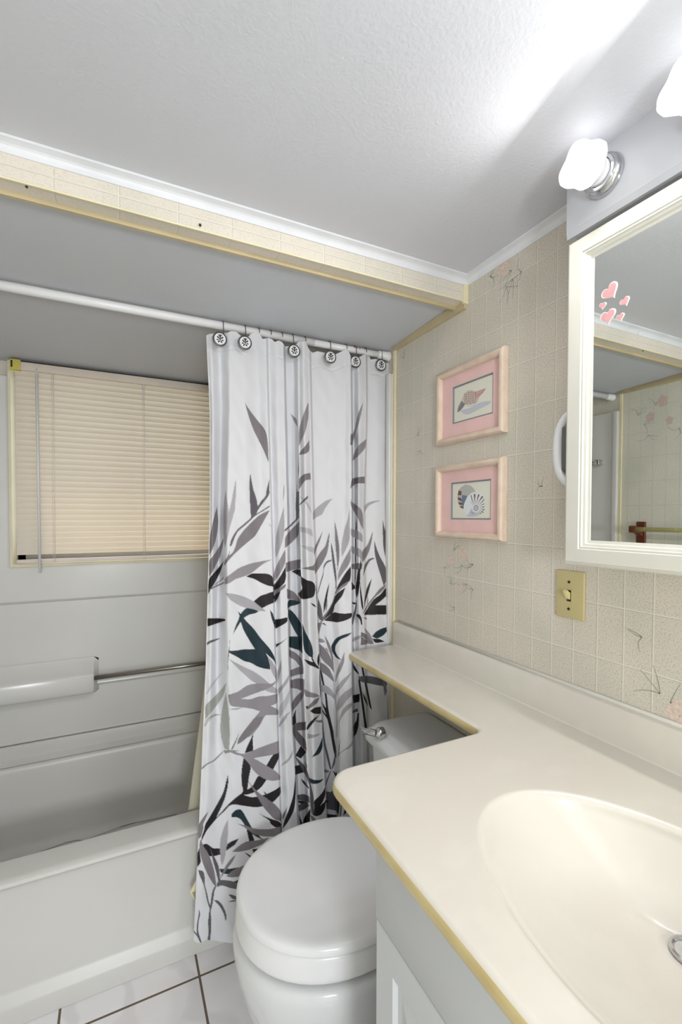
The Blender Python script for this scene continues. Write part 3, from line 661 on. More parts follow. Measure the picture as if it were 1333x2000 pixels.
# back wall panel around the window (proud upper part), recessed lower part, and ends
pa = [(XL+0.003, 1.826), (XL+0.003, 0.988), (-0.003, 0.988), (-0.003, 1.826), (WX1+0.010, 1.826), (WX1+0.010, WZ0-0.010), (WX0-0.010, WZ0-0.010), (WX0-0.010, 1.826)]
s_.prism([(x, YP, z) for x, z in pa], (0, 0.0195, 0))
s_.box((XL+0.003, YP+0.013, 0.4445), (-0.003, YB-0.0005, 0.987))
s_.loft([[(x, YP, 0.9885), (x, YP+0.002, 0.984), (x, YP+0.013, 0.976), (x, YP+0.015, 0.9885)] for x in (XL+0.003, -0.003)], smooth=False)
s_.build('back_panel', M['surround'], sr, smooth=True)
def loftx(sections, xs):
    return [[(x, y, z) for y, z in sec] for x, sec in zip(xs, sections)]
led = MB()  # moulded soap ledge on the left
sec = [(2.09, 0.745), (2.086, 0.735), (2.055, 0.694), (2.046, 0.688), (2.042, 0.680), (2.040, 0.625), (2.044, 0.615), (2.054, 0.609), (2.09, 0.604)]
def inset(sec, k): return [(2.09-(2.09-y)*k, 0.67+(z-0.67)*(0.9+0.1*k)) for y, z in sec]
led.loft(loftx([sec, sec, inset(sec, 0.93), inset(sec, 0.0)], [XL+0.003, -0.996, -0.988, -0.972]))
led.build('soap_ledge', M['surround'], sr, smooth=True)
gr = MB(); gr.loft(loftx([[(2.09, 0.665), (2.082, 0.655), (2.078, 0.64), (2.082, 0.632), (2.09, 0.628)]]*2, [-0.985, -0.02]))
gr.build('moulded_rib', M['surround'], sr, smooth=True)
gb = MB(); gb.tube([(-1.0, 2.055, 0.668), (-0.22, 2.055, 0.668)], 0.0085, 16)
gb.build('grab_bar', M['steel'], sr, label='brushed steel grab bar')
MB().loft(loftx([sec, sec], [-0.24, -0.003])).build('soap_ledge', M['surround'], sr, smooth=True)
for x0, x1 in ((XL+0.0005, XL+0.012), (-0.012, -0.0005)):
    q = MB(); q.box((x0, 1.412, 0.380), (x1, YP+0.01, 1.826), 0.003)
    xi = x1 if x0 < -1 else x0; sg = 1 if x0 < -1 else -1
    q.box((min(xi, xi+sg*0.010), 1.412, 0.380), (max(xi, xi+sg*0.010), 1.436, 1.826), 0.004)
    q.build('side_panel', M['surround'], sr, smooth=True)
tb = root('bathtub', (-0.75, 1.75, 0), 'white built-in bathtub with a stepped apron below the window', 'bathtub')
q = MB()
# apron section, swept along x
ap = [(1.47, 0.0), (1.400, 0.0), (1.398, 0.002), (1.398, 0.050), (1.401, 0.056), (1.418, 0.072), (1.421, 0.080), (1.421, 0.345), (1.418, 0.352), (1.408, 0.358), (1.404, 0.364), (1.405, 0.372), (1.412, 0.377), (1.425, 0.378), (1.47, 0.378)]
q.loft(loftx([ap, ap], [XL+0.002, -0.002]), smooth=True)
q.build('apron', M['tub'], tb, smooth=True)
q = MB()
def rr(x0, x1, y0, y1, r, z, n=8):
    pts = []
    for cx, cy, a0 in ((x1-r, y1-r, 0), (x0+r, y1-r, 90), (x0+r, y0+r, 180), (x1-r, y0+r, 270)):
        for k in range(n+1):
            a = math.radians(a0+90*k/n); pts.append((cx+r*math.cos(a), cy+r*math.sin(a), z))
    return pts
X0, X1 = XL+0.004, -0.004
rings = [rr(X0, X1, 1.47, 2.075, 0.012, 0.378), rr(X0+0.06, X1-0.06, 1.492, 2.045, 0.07, 0.378), rr(X0+0.062, X1-0.062, 1.494, 2.043, 0.07, 0.3778), rr(X0+0.066, X1-0.066, 1.499, 2.039, 0.07, 0.3755), rr(X0+0.070, X1-0.070, 1.503, 2.036, 0.07, 0.370), rr(X0+0.072, X1-0.072, 1.505, 2.034, 0.07, 0.360), rr(X0+0.073, X1-0.074, 1.506, 2.033, 0.07, 0.35),
         rr(X0+0.08, X1-0.09, 1.512, 2.020, 0.08, 0.25), rr(X0+0.09, X1-0.12, 1.525, 2.000, 0.09, 0.12), rr(X0+0.105, X1-0.14, 1.54, 1.985, 0.09, 0.085), rr(X0+0.13, X1-0.17, 1.565, 1.955, 0.09, 0.068), rr(X0+0.2, X1-0.25, 1.62, 1.89, 0.09, 0.064)]
q.loft(rings, smooth=True, caps=False)
q.poly(rings[-1][::-1])
q.build('basin', M['tub'], tb, smooth=True)
q = MB(); q.box((X0, 2.076, 0.372), (X1, 2.0895, 0.443), 0.003).loft(loftx([[(2.08, 0.395), (2.062, 0.384), (2.05, 0.3795), (2.08, 0.376)]]*2, [X0, X1]))
q.build('back_flange', M['tub'], tb, smooth=True)
q = MB(); rr_ = random.Random(3)
p0 = None
for px, py in [(18, 1683), (45, 1676), (90, 1660), (130, 1645), (150, 1641), (165, 1642), (200, 1628), (235, 1615), (262, 1607), (300, 1600), (345, 1590)]:
    p = at(px, py, 1, 1.980); t_ = (0.0822-p.z)/1.192; p = at(px, py, 1, 1.98-t_-0.003)
    if p0 is not None:
        wd = rr_.uniform(0.0006, 0.0022); q.poly([p0+Vector((0, wd, 0.0004)), p+Vector((0, wd, 0.0004)), p-Vector((0, wd, 0)), p0-Vector((0, wd, 0))])
    p0 = p
q.build('grime_line', M['grey'], tb, label='dark grime line along the tub floor')

# ------------------------------------------------------------------ window blind
bl = root('window_blind', (-0.775, 2.06, 1.86), 'closed cream mini blind hanging in the bathroom window', 'window blind')
MB().box((-1.243, 2.045, 1.8475), (-0.302, 2.072, 1.8765), 0.001).build('headrail', M['blind'], bl)
q = MB(); q.box((-1.248, 2.040, 1.845), (-1.215, 2.076, 1.882), 0.001); q.build('bracket', M['yclip'], bl, label='yellowed plastic end bracket')
MB().box((-1.2445, 2.0385, 1.852), (-1.2395, 2.0405, 1.877)).build('bracket_slot', M['dark'], bl)
q = MB(); zz = 1.838; k = 0
while zz > 1.158:
    c = (2.058, zz); h = 0.0128; a = math.radians(69); pts = []
    for j in range(5):
        t = (j/4-0.5)*2; bow = 0.0022*(1-t*t)
        y = c[0]+math.cos(a)*h*t-math.sin(a)*bow; z = c[1]+math.sin(a)*h*t+math.cos(a)*bow*0; pts.append((y, z))
    rings = [[(x, y, z+0.0004*math.sin(k*1.7+x*3)) for y, z in pts] for x in (-1.235, -0.95, -0.6, -0.31)]
    q.loft(rings, caps=False, closed=False); zz -= 0.0213; k += 1
q.build('slats', M['slat'], bl)
MB().box((-1.237, 2.047, 1.1335), (-0.31, 2.066, 1.147), 0.003).build('bottom_rail', M['blind'], bl)
for x in (-1.113, -0.798, -0.45):
    q = MB(); q.tube([(x, 2.044, 1.846), (x+0.0005, 2.043, 1.5), (x, 2.044, 1.135)], 0.0009, 6).tube([(x-0.006, 2.0455, 1.846), (x-0.006, 2.044, 1.135)], 0.0006, 6)
    q.build('ladder_cord', M['white_plastic'], bl)
q = MB(); q.tube([(-1.165, 2.043, 1.855), (-1.166, 2.03, 1.846), (-1.164, 2.028, 1.833)], 0.002, 8)
q.tube([(-1.164, 2.026, 1.834), (-1.160, 2.022, 1.098)], 0.0045, 6); q.build('tilt_wand', M['white_plastic'], bl)

# ------------------------------------------------------------------ rod, curtain, liner, rings
rd = root('curtain_rod', (-0.75, 1.45, 1.8985), 'white shower curtain rod spanning the tub below the sloping ceiling', 'curtain rod')
q = MB(); q.tube([(XL+0.002, 1.45, 1.899), (-0.3, 1.45, 1.899)], 0.0125, 20).tube([(-0.3, 1.45, 1.899), (-0.002, 1.45, 1.899)], 0.0112, 20); q.build('pole', M['rod'], rd)
for x, d in ((-0.0005, -1), (XL+0.0005, 1)):
    MB().lathe([(0, 0.017), (d*0.006, 0.0175), (d*0.009, 0.0155), (d*0.045, 0.0142), (d*0.047, 0.0125)], (x, 1.45, 1.899), 'x', 24).build('end_cap', M['rod'], rd, smooth=True)
q = MB()
for px, py in ((693, 678), (698, 679.5), (703.3, 681)):
    p = at(px, py, 1, 1.4385); q.lathe([(0, 0.0001), (-0.0004, 0.0020), (0.001, 0.0022)], (p.x, 1.4387, p.z), 'y', 8)
q.build('printed_mark', M['red'], rd, label='three small red marks')

LEV = [655, 800, 1000, 1300, 1560, 1840]
FT = [((403, 410, 410, 402, 391, 378), (0, 0, 0, 0, 0, 0)), ((412, 416, 416, 412, 403, 393), (8, 8, 8, 6, 4, 3)), ((428, 432, 428, 424, 425, 425), (-20, -22, -22, -18, -4, 2)),
      ((450, 450, 445, 448, 465, 465), (16, 16, 17, 20, 8, 5)), ((475, 478, 478, 485, 500, 495), (14, 12, 14, 17, 10, 2)), ((500, 505, 507, 515, 528, 530), (0, 2, 6, 14, 10, 2)),
      ((520, 523, 529, 537, 546, 555), (16, 14, 12, 14, 12, 10)), ((524, 527, 533, 541, 550, 559), (-6, -4, 0, -2, -2, -2)), ((543, 543, 547, 552, 565, 572), (12, 12, 14, 14, 14, 12)),
      ((553, 556, 561, 563, 579, 588), (10, 10, 12, 14, 12, 10)), ((558, 561, 566, 569, 585, 594), (-24, -26, -28, -30, -30, -26)), ((572, 574, 577, 584, 596, 606), (-26, -28, -28, -30, -32, -28)),
      ((583, 584, 587, 592, 603, 612), (4, 4, 5, 6, 4, 4)), ((593, 595, 598, 608, 617, 625), (20, 22, 24, 24, 24, 20)), ((603, 607, 611, 623, 636, 645), (10, 12, 12, 12, 10, 8)),
      ((608, 611, 616, 628, 641, 650), (-14, -12, -12, -12, -32, -26)), ((640, 640, 640, 648, 653, 662), (-10, -8, -8, -6, -32, -26)), ((672, 672, 670, 667, 668, 675), (6, 6, 6, 16, 10, 8)),
      ((684, 686, 687, 687, 690, 700), (16, 18, 18, 22, 16, 12)), ((689, 690, 691, 692, 697, 706), (-26, -28, -26, -28, -28, -24)), ((702, 703, 701, 705, 712, 716), (2, 2, 0, -14, -14, -10)),
      ((714, 716, 709, 712, 718, 720), (-4, -4, -8, -16, -16, -12)), ((718, 719, 715, 718, 724, 726), (-26, -26, -26, -28, -28, -24)), ((740, 740, 738, 738, 740, 740), (-16, -18, -18, -20, -20, -18)), ((764, 761, 759, 757, 757, 757), (-22, -22, -22, -22, -22, -20))]
FP = np.array([f_[0] for f_ in FT], float); FD = np.array([f_[1] for f_ in FT], float)/1000
TOP = np.array([(403, 655), (410, 652), (430, 651), (443, 650), (452, 647), (462, 648), (472, 657), (482, 662), (490, 652), (500, 649), (507, 652), (513, 662), (525, 660), (532, 663), (537, 668), (545, 665), (551, 668), (557, 677), (568, 675), (578, 672), (585, 667), (597, 667), (603, 682), (610, 689), (620, 686), (635, 689), (650, 695), (660, 690), (675, 683), (681, 686), (687, 700), (700, 699), (712, 691), (720, 692), (724, 702), (735, 701), (750, 708), (764, 710)], float)
NCI = 24; tcol = np.concatenate([np.arange(24*NCI)/NCI, [24.0]]); NR = 1250
def feats(row):
    r = np.clip(row, LEV[0], LEV[-1]); P = np.array([np.interp(r, LEV, FP[k]) for k in range(25)]); D = np.array([np.interp(r, LEV, FD[k]) for k in range(25)]); return P, D
def colpos(t, P, D):
    k = np.minimum(t.astype(int), 23); f_ = t-k; px = P[k]*(1-f_)+P[k+1]*f_; sf = f_*f_*(3-2*f_); return px, D[k]*(1-sf)+D[k+1]*sf
def y0row(row): return 1.440-(row-655)/1200*0.106
cam_ = np.array(CAM); fw_, rt_, up_ = np.array(FW), np.array(RT), np.array(UP)
def hits(px, row, y):
    d = fw_[None]+rt_[None]*((px-666.5)/FPX)[:, None]-up_[None]*((row-CY)/FPX)[:, None]; t_ = y/d[:, 1]; return cam_[None]+d*t_[:, None]
px0, d0 = colpos(tcol, *feats(655)); rtop = np.interp(px0, TOP[:, 0], TOP[:, 1])
# hem row per column: where the cloth reaches z = 0.045
rbot = np.full(len(tcol), 1840.0)
for it in range(12):
    PB = [feats(r) for r in (1500, 1700, 1840)]
    for i in range(0, len(tcol)):
        pass
    pxs = np.empty(len(tcol)); ds = np.empty(len(tcol))
    P_, D_ = feats(1800); pxs, ds = colpos(tcol, P_, D_)
    h = hits(pxs, rbot, y0row(rbot)-ds); rbot = rbot+(h[:, 2]-0.045)*FPX/1.5*0.9
rbot = np.minimum(rbot, np.interp(pxs, [378, 386, 395, 402, 412, 430, 450], [1835, 1841, 1843, 1836, 1836, 1839, 1842]))
IMG = np.empty((2440, 820, 3)); IMG[:] = lin((0.865, 0.865, 0.88))
PAL = {'vl': (0.74, 0.74, 0.76), 'll': (0.64, 0.645, 0.63), 'lg': (0.66, 0.65, 0.67), 'mh': (0.57, 0.55, 0.57), 'mg': (0.50, 0.475, 0.49), 'dh': (0.43, 0.41, 0.41), 'dg': (0.38, 0.37, 0.39), 'bk': (0.15, 0.135, 0.145), 'tl': (0.13, 0.20, 0.23)}
CR = {'A': (400, 960, 6.665), 'B': (570, 960, 6.665), 'C': (400, 1180, 6.665), 'D': (560, 1180, 6.347), 'E': (380, 1400, 6.665), 'F': (540, 1400, 8.33), 'G': (370, 1600, 7.69), 'H': (390, 760, 8.33), 'T': (380, 740, 3.333)}
for ln in LEAVES.strip().split('\n'):
    w_ = ln.split(); ox, oy, s = CR[w_[0]]; P = smooth_poly([[float(v) for v in p.split(',')] for p in w_[2:]])
    P = (P/s+np.array([ox-365, oy-640]))*2; fill(IMG, P, lin(PAL[w_[1]]))
V = np.empty((NR, len(tcol), 3)); C = np.empty_like(V)
LUT = [feats(r) for r in range(640, 1850)]
for i in range(NR):
    v = i/(NR-1); row = rtop+(rbot-rtop)*v
    rm = np.clip(row, 641, 1848); a = rm.astype(int)
    # per-column feature lookup (rows differ a little from column to column)
    ar = int(np.median(a)); Pm, Dm = LUT[min(max(ar-640, 0), len(LUT)-1)]
    px, dd = colpos(tcol, Pm, Dm)
    lo = LUT[min(max(int(row.min())-640, 0), len(LUT)-1)]; hi = LUT[min(max(int(row.max())-640, 0), len(LUT)-1)]
    pl, dl = colpos(tcol, *lo); ph, dh = colpos(tcol, *hi); w_ = (row-row.min())/max(row.max()-row.min(), 1e-6)
    px = pl*(1-w_)+ph*w_; dd = dl*(1-w_)+dh*w_
    hemz = 0.0015*np.exp(-((v-0.028)/0.002)**2)
    dd = dd*(0.75+0.25*min(1, v*6))*(1.0+0.45*min(1, v*5)*(1-np.clip((row-1350)/250, 0, 1)*0.55))+0.0012*np.sin(row*0.045+px*0.11)*min(1, v*3)+0.0008*np.sin(row*0.11-px*0.23)-hemz
    V[i] = hits(px, row, y0row(row)-dd); C[i] = sample(IMG, (px-365)*2, (row-640)*2)
cu = root('shower_curtain', (-0.35, 1.4, 0.045), 'white fabric shower curtain printed with grey and black bamboo leaves, bunched at the right', 'shower curtain')
grid_mesh('cloth', V, C, M['curtain'], cu)
del IMG, V, C
# care label sewn to the side hem
p = at(382, 1735, 1, 1.362)
q = MB(); q.poly([(p.x+0.004, p.y, p.z+0.03), (p.x-0.016, p.y-0.006, p.z-0.002), (p.x-0.004, p.y-0.004, p.z-0.03), (p.x+0.006, p.y, p.z-0.04)])
q.poly([(p.x+0.004, p.y+0.001, p.z+0.03), (p.x+0.004, p.y-0.004, p.z-0.002), (p.x-0.016, p.y-0.006, p.z-0.002)])
q.build('care_label', M['cream_trim'], cu)
q = MB()
for k in range(5): q.box((p.x-0.009+k*0.002, p.y-0.0068, p.z-0.008-k*0.006), (p.x-0.001, p.y-0.0064, p.z-0.0065-k*0.006))
q.build('label_print', M['ink'], [o for o in cu.children if o.name.startswith('care_label')][0])
# liner hanging inside the tub
zs = np.linspace(1.85, 0.17, 90); V = np.empty((90, 160, 3))
for i, z in enumerate(zs):
    v = (1.85-z)/1.68; xl = -0.655-0.08*max(0, (1.0-z))**1.0*1.05 if z < 1.0 else -0.63; xl = -0.63-0.025*v-0.115*max(0, 0.86-z)**1.15
    u = np.linspace(0, 1, 160); V[i, :, 0] = xl+(-0.045-xl)*u; V[i, :, 1] = 1.4685+0.048*min(1, v*1.25)+0.007*np.sin(u*34)*(0.3+0.7*v)+0.004*np.sin(u*71+v*2); V[i, :, 2] = z
ln_ = grid_mesh('shower_liner', V, None, M['liner'], None)
tag(ln_, 'plain cream shower liner hanging inside the tub behind the printed curtain', 'curtain liner')
# rings
def make_ring():
    r = root('curtain_ring', (0, 1.45, 1.899), '', 'curtain ring', 'curtain rings along the rod')
    pts = [(0, 1.45+0.0142*math.cos(a), 1.899+0.0142*math.sin(a)) for a in [math.radians(v) for v in range(-20, 201, 20)]]
    pts += [(0, 1.4345, 1.885), (0, 1.434, 1.870), (0, 1.436, 1.858), (0, 1.437, 1.85)]
    r.location = (0, 1.45, 1.899); h_ = MB().tube(pts, 0.0013, 8).build('hook_wire', M['wire'], r)
    b = MB().lathe([(0.003, 0.001), (0.003, 0.0203), (0.0, 0.0215), (-0.003, 0.0208), (-0.0042, 0.0185), (-0.003, 0.0172), (-0.0028, 0.001)], (0, 1.432, 1.850), 'y', 28).build('button', M['wire'], r, smooth=True)
    MB().lathe([(-0.0026, 0.0172), (-0.0034, 0.0165), (-0.0036, 0.001)], (0, 1.432, 1.850), 'y', 28).build('medallion', M['white_plastic'], b, smooth=True)
    fl = MB()
    for k, (dx, dz, s, a) in enumerate([(u_*1.2, v_*1.2, w_*1.45, x_) for u_, v_, w_, x_ in [(0, 0.007, 0.0035, 0), (-0.005, 0.003, 0.003, 0.8), (0.005, 0.003, 0.003, -0.8), (0, 0, 0.0032, 0), (-0.006, -0.003, 0.0025, 1.6), (0.006, -0.003, 0.0025, -1.6), (-0.003, -0.007, 0.0028, 2.4), (0.003, -0.007, 0.0028, -2.4), (-0.0035, 0.0085, 0.0018, .5), (0.0035, 0.0085, 0.0018, -.5)]]):
        pts = []
        for j in range(8):
            t = j*math.pi/4; rx = s*0.55*math.cos(t); rz = s*math.sin(t); pts.append((dx+rx*math.cos(a)-rz*math.sin(a), 1.4280-k*0.00001, 1.850+dz+rx*math.sin(a)+rz*math.cos(a)))
        fl.poly(pts)
    fl.build('flower_motif', M['ink'], b)
    return r
proto = make_ring()
def copy_tree(o, parent=None):
    c = o.copy(); COL.objects.link(c); c.parent = parent
    for ch in list(o.children): copy_tree(ch, c)
    return c
hook_px = [435, 478, 505, 528, 550, 571, 595, 643, 675, 693, 713, 743]
ords = ['leftmost', 'second from the left', 'third from the left', 'fourth from the left', 'fifth from the left', 'sixth from the left', 'sixth from the right', 'fifth from the right', 'fourth from the right', 'third from the right, beside the red marks', 'second from the right', 'rightmost, nearest the right wall']
but = {0: (430, 662, 0), 1: (479, 669, 0.1), 5: (575, 685, 0.25), 7: (646, 697, 0), 9: (698, 704, 0.5), 11: (745, 713, 0.1)}
for i, px in enumerate(hook_px):
    o = proto if i == 0 else copy_tree(proto)
    x = at(px, 640+(px-435)*0.155, 1, 1.45).x; o.location = (x, 1.45, 1.899); o.rotation_euler.z = 0
    o['label'] = 'metal curtain ring on the rod, '+ords[i]
    b = [c for c in o.children if c.name.startswith('button')][0]
    if i in but:
        bx, by, rz = but[i]; p = at(bx, by, 1, 1.40 if i in (0, 1, 7) else (1.418 if i != 11 else 1.43)); b.location = (p.x-x, p.y-1.430, p.z-1.850)
        if rz and i == 9: b.location.y += 0.012
    else: o.rotation_euler.z = math.pi
# ------------------------------------------------------------------ toilet
tl = root('toilet', (-0.42, 1.02, 0), 'white toilet with a closed lid and raised seat beside the shower curtain', 'toilet')
def egg(xf, B, z, cx=-0.42, xb=-0.20, cy=1.02, n=56):
    pts = []
    for k in range(n):
        a = 2*math.pi*k/n; c, s = math.cos(a), math.sin(a); A = (cx-xf) if c > 0 else (xb-cx)
        pts.append((cx-A*math.copysign(abs(c)**0.95, c), cy+B*math.copysign(abs(s)**0.95, s), z))
    return pts
q = MB(); q.loft([egg(-0.565, 0.125, 0), egg(-0.567, 0.127, 0.01), egg(-0.585, 0.14, 0.06), egg(-0.622, 0.168, 0.13), egg(-0.652, 0.192, 0.21), egg(-0.667, 0.203, 0.28), egg(-0.6695, 0.2055, 0.312), egg(-0.6685, 0.2045, 0.322), egg(-0.665, 0.201, 0.330), egg(-0.659, 0.195, 0.3355), egg(-0.650, 0.187, 0.338), egg(-0.62, 0.16, 0.338)])
q.build('bowl', M['porcelain'], tl, smooth=True)
q = MB(); q.loft([egg(-0.63, 0.165, 0.3505), egg(-0.655, 0.190, 0.3505), egg(-0.661, 0.197, 0.352), egg(-0.6635, 0.1995, 0.3555), egg(-0.664, 0.200, 0.362), egg(-0.659, 0.199, 0.398), egg(-0.6575, 0.1975, 0.403), egg(-0.654, 0.194, 0.4065), egg(-0.645, 0.186, 0.408), egg(-0.63, 0.17, 0.408)])
q.build('raised_seat', M['seat'], tl, smooth=True)
for x, y in ((-0.585, 0.90), (-0.6, 1.13), (-0.36, 0.84), (-0.36, 1.2)): MB().lathe([(0, 0.007), (0.009, 0.007)], (x, y, 0.339), 'z', 10).build('bumper', M['seat'], tl)
q = MB(); q.loft([egg(-0.63, 0.172, 0.4095), egg(-0.657, 0.198, 0.4095), egg(-0.6615, 0.2025, 0.413), egg(-0.6615, 0.2025, 0.418), egg(-0.6605, 0.2015, 0.4225), egg(-0.658, 0.199, 0.4265), egg(-0.654, 0.195, 0.4292), egg(-0.649, 0.190, 0.4308), egg(-0.643, 0.184, 0.4316), egg(-0.635, 0.176, 0.432), egg(-0.5, 0.06, 0.4325)])
q.build('lid', M['seat'], tl, smooth=True)
MB().box((-0.235, 0.92, 0.409), (-0.205, 1.12, 0.437), 0.006).build('hinge', M['seat'], tl, smooth=True)
def rbox(x0, x1, y0, y1, r, z): return rr(x0, x1, y0, y1, r, z)
q = MB(); q.loft([rbox(-0.20, -0.02, 0.86, 1.18, 0.03, 0.34), rbox(-0.207, -0.015, 0.835, 1.205, 0.035, 0.40), rbox(-0.212, -0.012, 0.822, 1.218, 0.035, 0.63)])
q.build('tank', M['porcelain'], tl, smooth=True)
q = MB(); q.loft([rbox(-0.214, -0.010, 0.820, 1.220, 0.035, 0.6305), rbox(-0.222, -0.006, 0.812, 1.228, 0.038, 0.631), rbox(-0.2275, -0.005, 0.8065, 1.2335, 0.038, 0.6335), rbox(-0.2295, -0.005, 0.8045, 1.2355, 0.038, 0.638), rbox(-0.2300, -0.005, 0.804, 1.236, 0.038, 0.650), rbox(-0.2285, -0.005, 0.8055, 1.2345, 0.038, 0.656), rbox(-0.224, -0.006, 0.810, 1.230, 0.036, 0.661), rbox(-0.204, -0.008, 0.830, 1.210, 0.03, 0.6785), rbox(-0.199, -0.009, 0.835, 1.205, 0.03, 0.6815), rbox(-0.193, -0.010, 0.841, 1.199, 0.03, 0.6828), rbox(-0.185, -0.012, 0.85, 1.19, 0.03, 0.6832)])
q.build('tank_lid', M['porcelain'], tl, smooth=True)
q = MB(); q.box((-0.30, 0.93, 0.30), (-0.03, 1.11, 0.345), 0.01); q.build('rear_deck', M['porcelain'], tl, smooth=True)
lv = at(742, 1432, 0, -0.222)
q = MB(); q.lathe([(0.012, 0.016), (0.0, 0.0165), (-0.006, 0.015), (-0.012, 0.009), (-0.016, 0.004)], lv, 'x', 24)
q.tube([lv+Vector((-0.013, 0, 0.002)), lv+Vector((-0.022, 0.010, 0.003)), lv+Vector((-0.028, 0.028, -0.001)), lv+Vector((-0.032, 0.044, 0.001)), lv+Vector((-0.034, 0.055, 0.004))], [0.009, 0.010, 0.009, 0.006, 0.002], 16)
q.build('flush_lever', M['chrome'], tl, smooth=True, label='chrome flush lever')
q = MB(); q.tube([(-0.15, 1.25, 0.0), (-0.08, 1.24, 0.15), (-0.1, 1.17, 0.36)], 0.006, 10); q.build('supply_hose', M['steel'], tl, smooth=True)

# ------------------------------------------------------------------ vanity cabinet
vc = root('vanity_cabinet', (-0.27, 0.27, 0), 'white vanity cabinet with raised-panel doors under the marble top', 'cabinet')
CY0, CY1, CX = -0.15, 0.632, -0.525
q = MB(); q.box((CX+0.006, CY1-0.016, 0.09), (-0.005, CY1, 0.8325), 0.001).box((CX+0.006, CY0, 0.09), (-0.005, CY0+0.016, 0.8325)).box((CX+0.0065, CY0+0.016, 0.09), (CX+0.02, CY1-0.016, 0.70)).box((-0.012, CY0+0.016, 0.09), (-0.0055, CY1-0.016, 0.72)).box((CX+0.02, CY0+0.016, 0.09), (-0.012, CY1-0.016, 0.105)).box((CX+0.06, CY0+0.01, 0), (-0.01, CY1-0.01, 0.0895)); q.build('carcass', M['cab'], vc)
q = MB(); q.box((CX-0.006, CY0, 0.662), (CX+0.008, CY1, 0.832), 0.0015); q.build('false_drawer_front', M['cab'], vc, smooth=True)
def door(y0, y1, knob):
    z0, z1 = 0.10, 0.658; x = CX-0.006; d = MB()
    def R(i, dx): return [(x+dx, y0+i, z0+i), (x+dx, y1-i, z0+i), (x+dx, y1-i, z1-i), (x+dx, y0+i, z1-i)]
    d.loft([R(0, 0.014), R(0, 0.002), R(0.002, 0), R(0.050, 0), R(0.056, 0.006), R(0.066, 0.0065), R(0.090, 0.001)], smooth=False)
    o = d.build('door', M['cab'], vc)
    MB().lathe([(0, 0.006), (-0.012, 0.006), (-0.016, 0.014), (-0.024, 0.014), (-0.027, 0.008)], (x, knob, 0.56), 'x', 20).build('knob', M['chrome'], o, smooth=True)
door(0.243, CY1-0.002, 0.27); door(CY0+0.002, 0.239, 0.21)

# ------------------------------------------------------------------ one-piece marble top with bowl and ledge over the toilet
vt = root('marble_countertop', (-0.3, 0.3, 0.834), 'cream cultured marble vanity top with moulded oval sink and ledge over the toilet', 'countertop')
ZT, ZB_ = 0.859, 0.833
corners = [((-0.578, 0.735), 0.048, 1), ((-0.212, 0.735), 0.022, -1), ((-0.212, 1.368), 0.020, 1), ((0.0, 1.368), 0.001, 1), ((0.0, -0.17), 0.001, 1), ((-0.578, -0.17), 0.01, 1)]
def outline(off, z):
    pts = []; n = len(corners)
    for i in range(n):
        p = Vector(corners[i][0]); a = Vector(corners[i-1][0]); b = Vector(corners[(i+1) % n][0]); r = corners[i][1]; sg = corners[i][2]
        u = (p-a).normalized(); v = (b-p).normalized(); c = p-u*r+v*r; rad = max(r-off*sg, 0.0005)
        # wall-side edges are not inset
        for k in range(9):
            t = k/8*math.pi/2; d = (-v)*math.cos(t)+u*math.sin(t); q_ = c+d*rad; pts.append([q_.x, q_.y, z])
    for p in pts:
        if p[0] > -0.0012-off*1.01-0.001 and p[0] > -0.03: p[0] = -0.0005
    return pts
q = MB()
offs = [(0.011, ZT), (0.006, ZT-0.0012), (0.0025, ZT-0.0045), (0.0006, ZT-0.009), (0, ZT-0.013), (0.0006, ZT-0.020), (0.004, ZB_+0.001), (0.008, ZB_)]
rings = [[q.bm.verts.new(p) for p in outline(o_, z)] for o_, z in offs]
for ri, (A, B) in enumerate(zip(rings, rings[1:])):
    for k in range(len(A)):
        try: f = q.bm.faces.new((A[k], A[(k+1) % len(A)], B[(k+1) % len(A)], B[k])); f.smooth = True; f.material_index = 1 if ri >= 2 else 0
        except ValueError: pass
BC = (-0.338, 0.262); NB = 96
def ring(ax, ay, z, cx=BC[0], cy=BC[1], sq=1.0):
    return [(cx+ax*math.copysign(abs(math.cos(a))**sq, math.cos(a)), cy+ay*math.copysign(abs(math.sin(a))**sq, math.sin(a)), z) for a in [2*math.pi*k/NB for k in range(NB)]]
bowl = [ring(0.186, 0.286, ZT), ring(0.1835, 0.2835, ZT-0.0004), ring(0.181, 0.281, ZT-0.0016), ring(0.1785, 0.2785, ZT-0.004), ring(0.176, 0.2755, ZT-0.008)]
for s_ in (0.96, 0.92, 0.87, 0.81, 0.74, 0.66, 0.57, 0.47, 0.36, 0.25, 0.15):
    w_ = (1-s_); bowl.append(ring(0.180*s_+0.0*w_, 0.281*s_, ZT-0.008-0.116*(1-(max(s_-0.0, 0)/0.975)**2.3)*1.0, BC[0]+0.125*w_**1.0*0.95, BC[1]+0.074*w_**1.5))
br = [[q.bm.verts.new(p) for p in rg] for rg in bowl]
for A, B in zip(br, br[1:]):
    for k in range(NB): f = q.bm.faces.new((A[k], A[(k+1) % NB], B[(k+1) % NB], B[k])); f.smooth = True
f = q.bm.faces.new(br[-1])
es = []
for rg in (rings[0], br[0]):
    for k in range(len(rg)):
        a, b = rg[k], rg[(k+1) % len(rg)]
        e = q.bm.edges.get((a, b)) or q.bm.edges.new((a, b)); es.append(e)
r_ = bmesh.ops.triangle_fill(q.bm, use_beauty=True, use_dissolve=False, edges=es)
q.box((-0.204, 0.745, ZB_), (-0.001, 1.360, ZB_+0.004))
q.build('slab', [M['marble'], M['marble_edge']], vt, smooth=False)
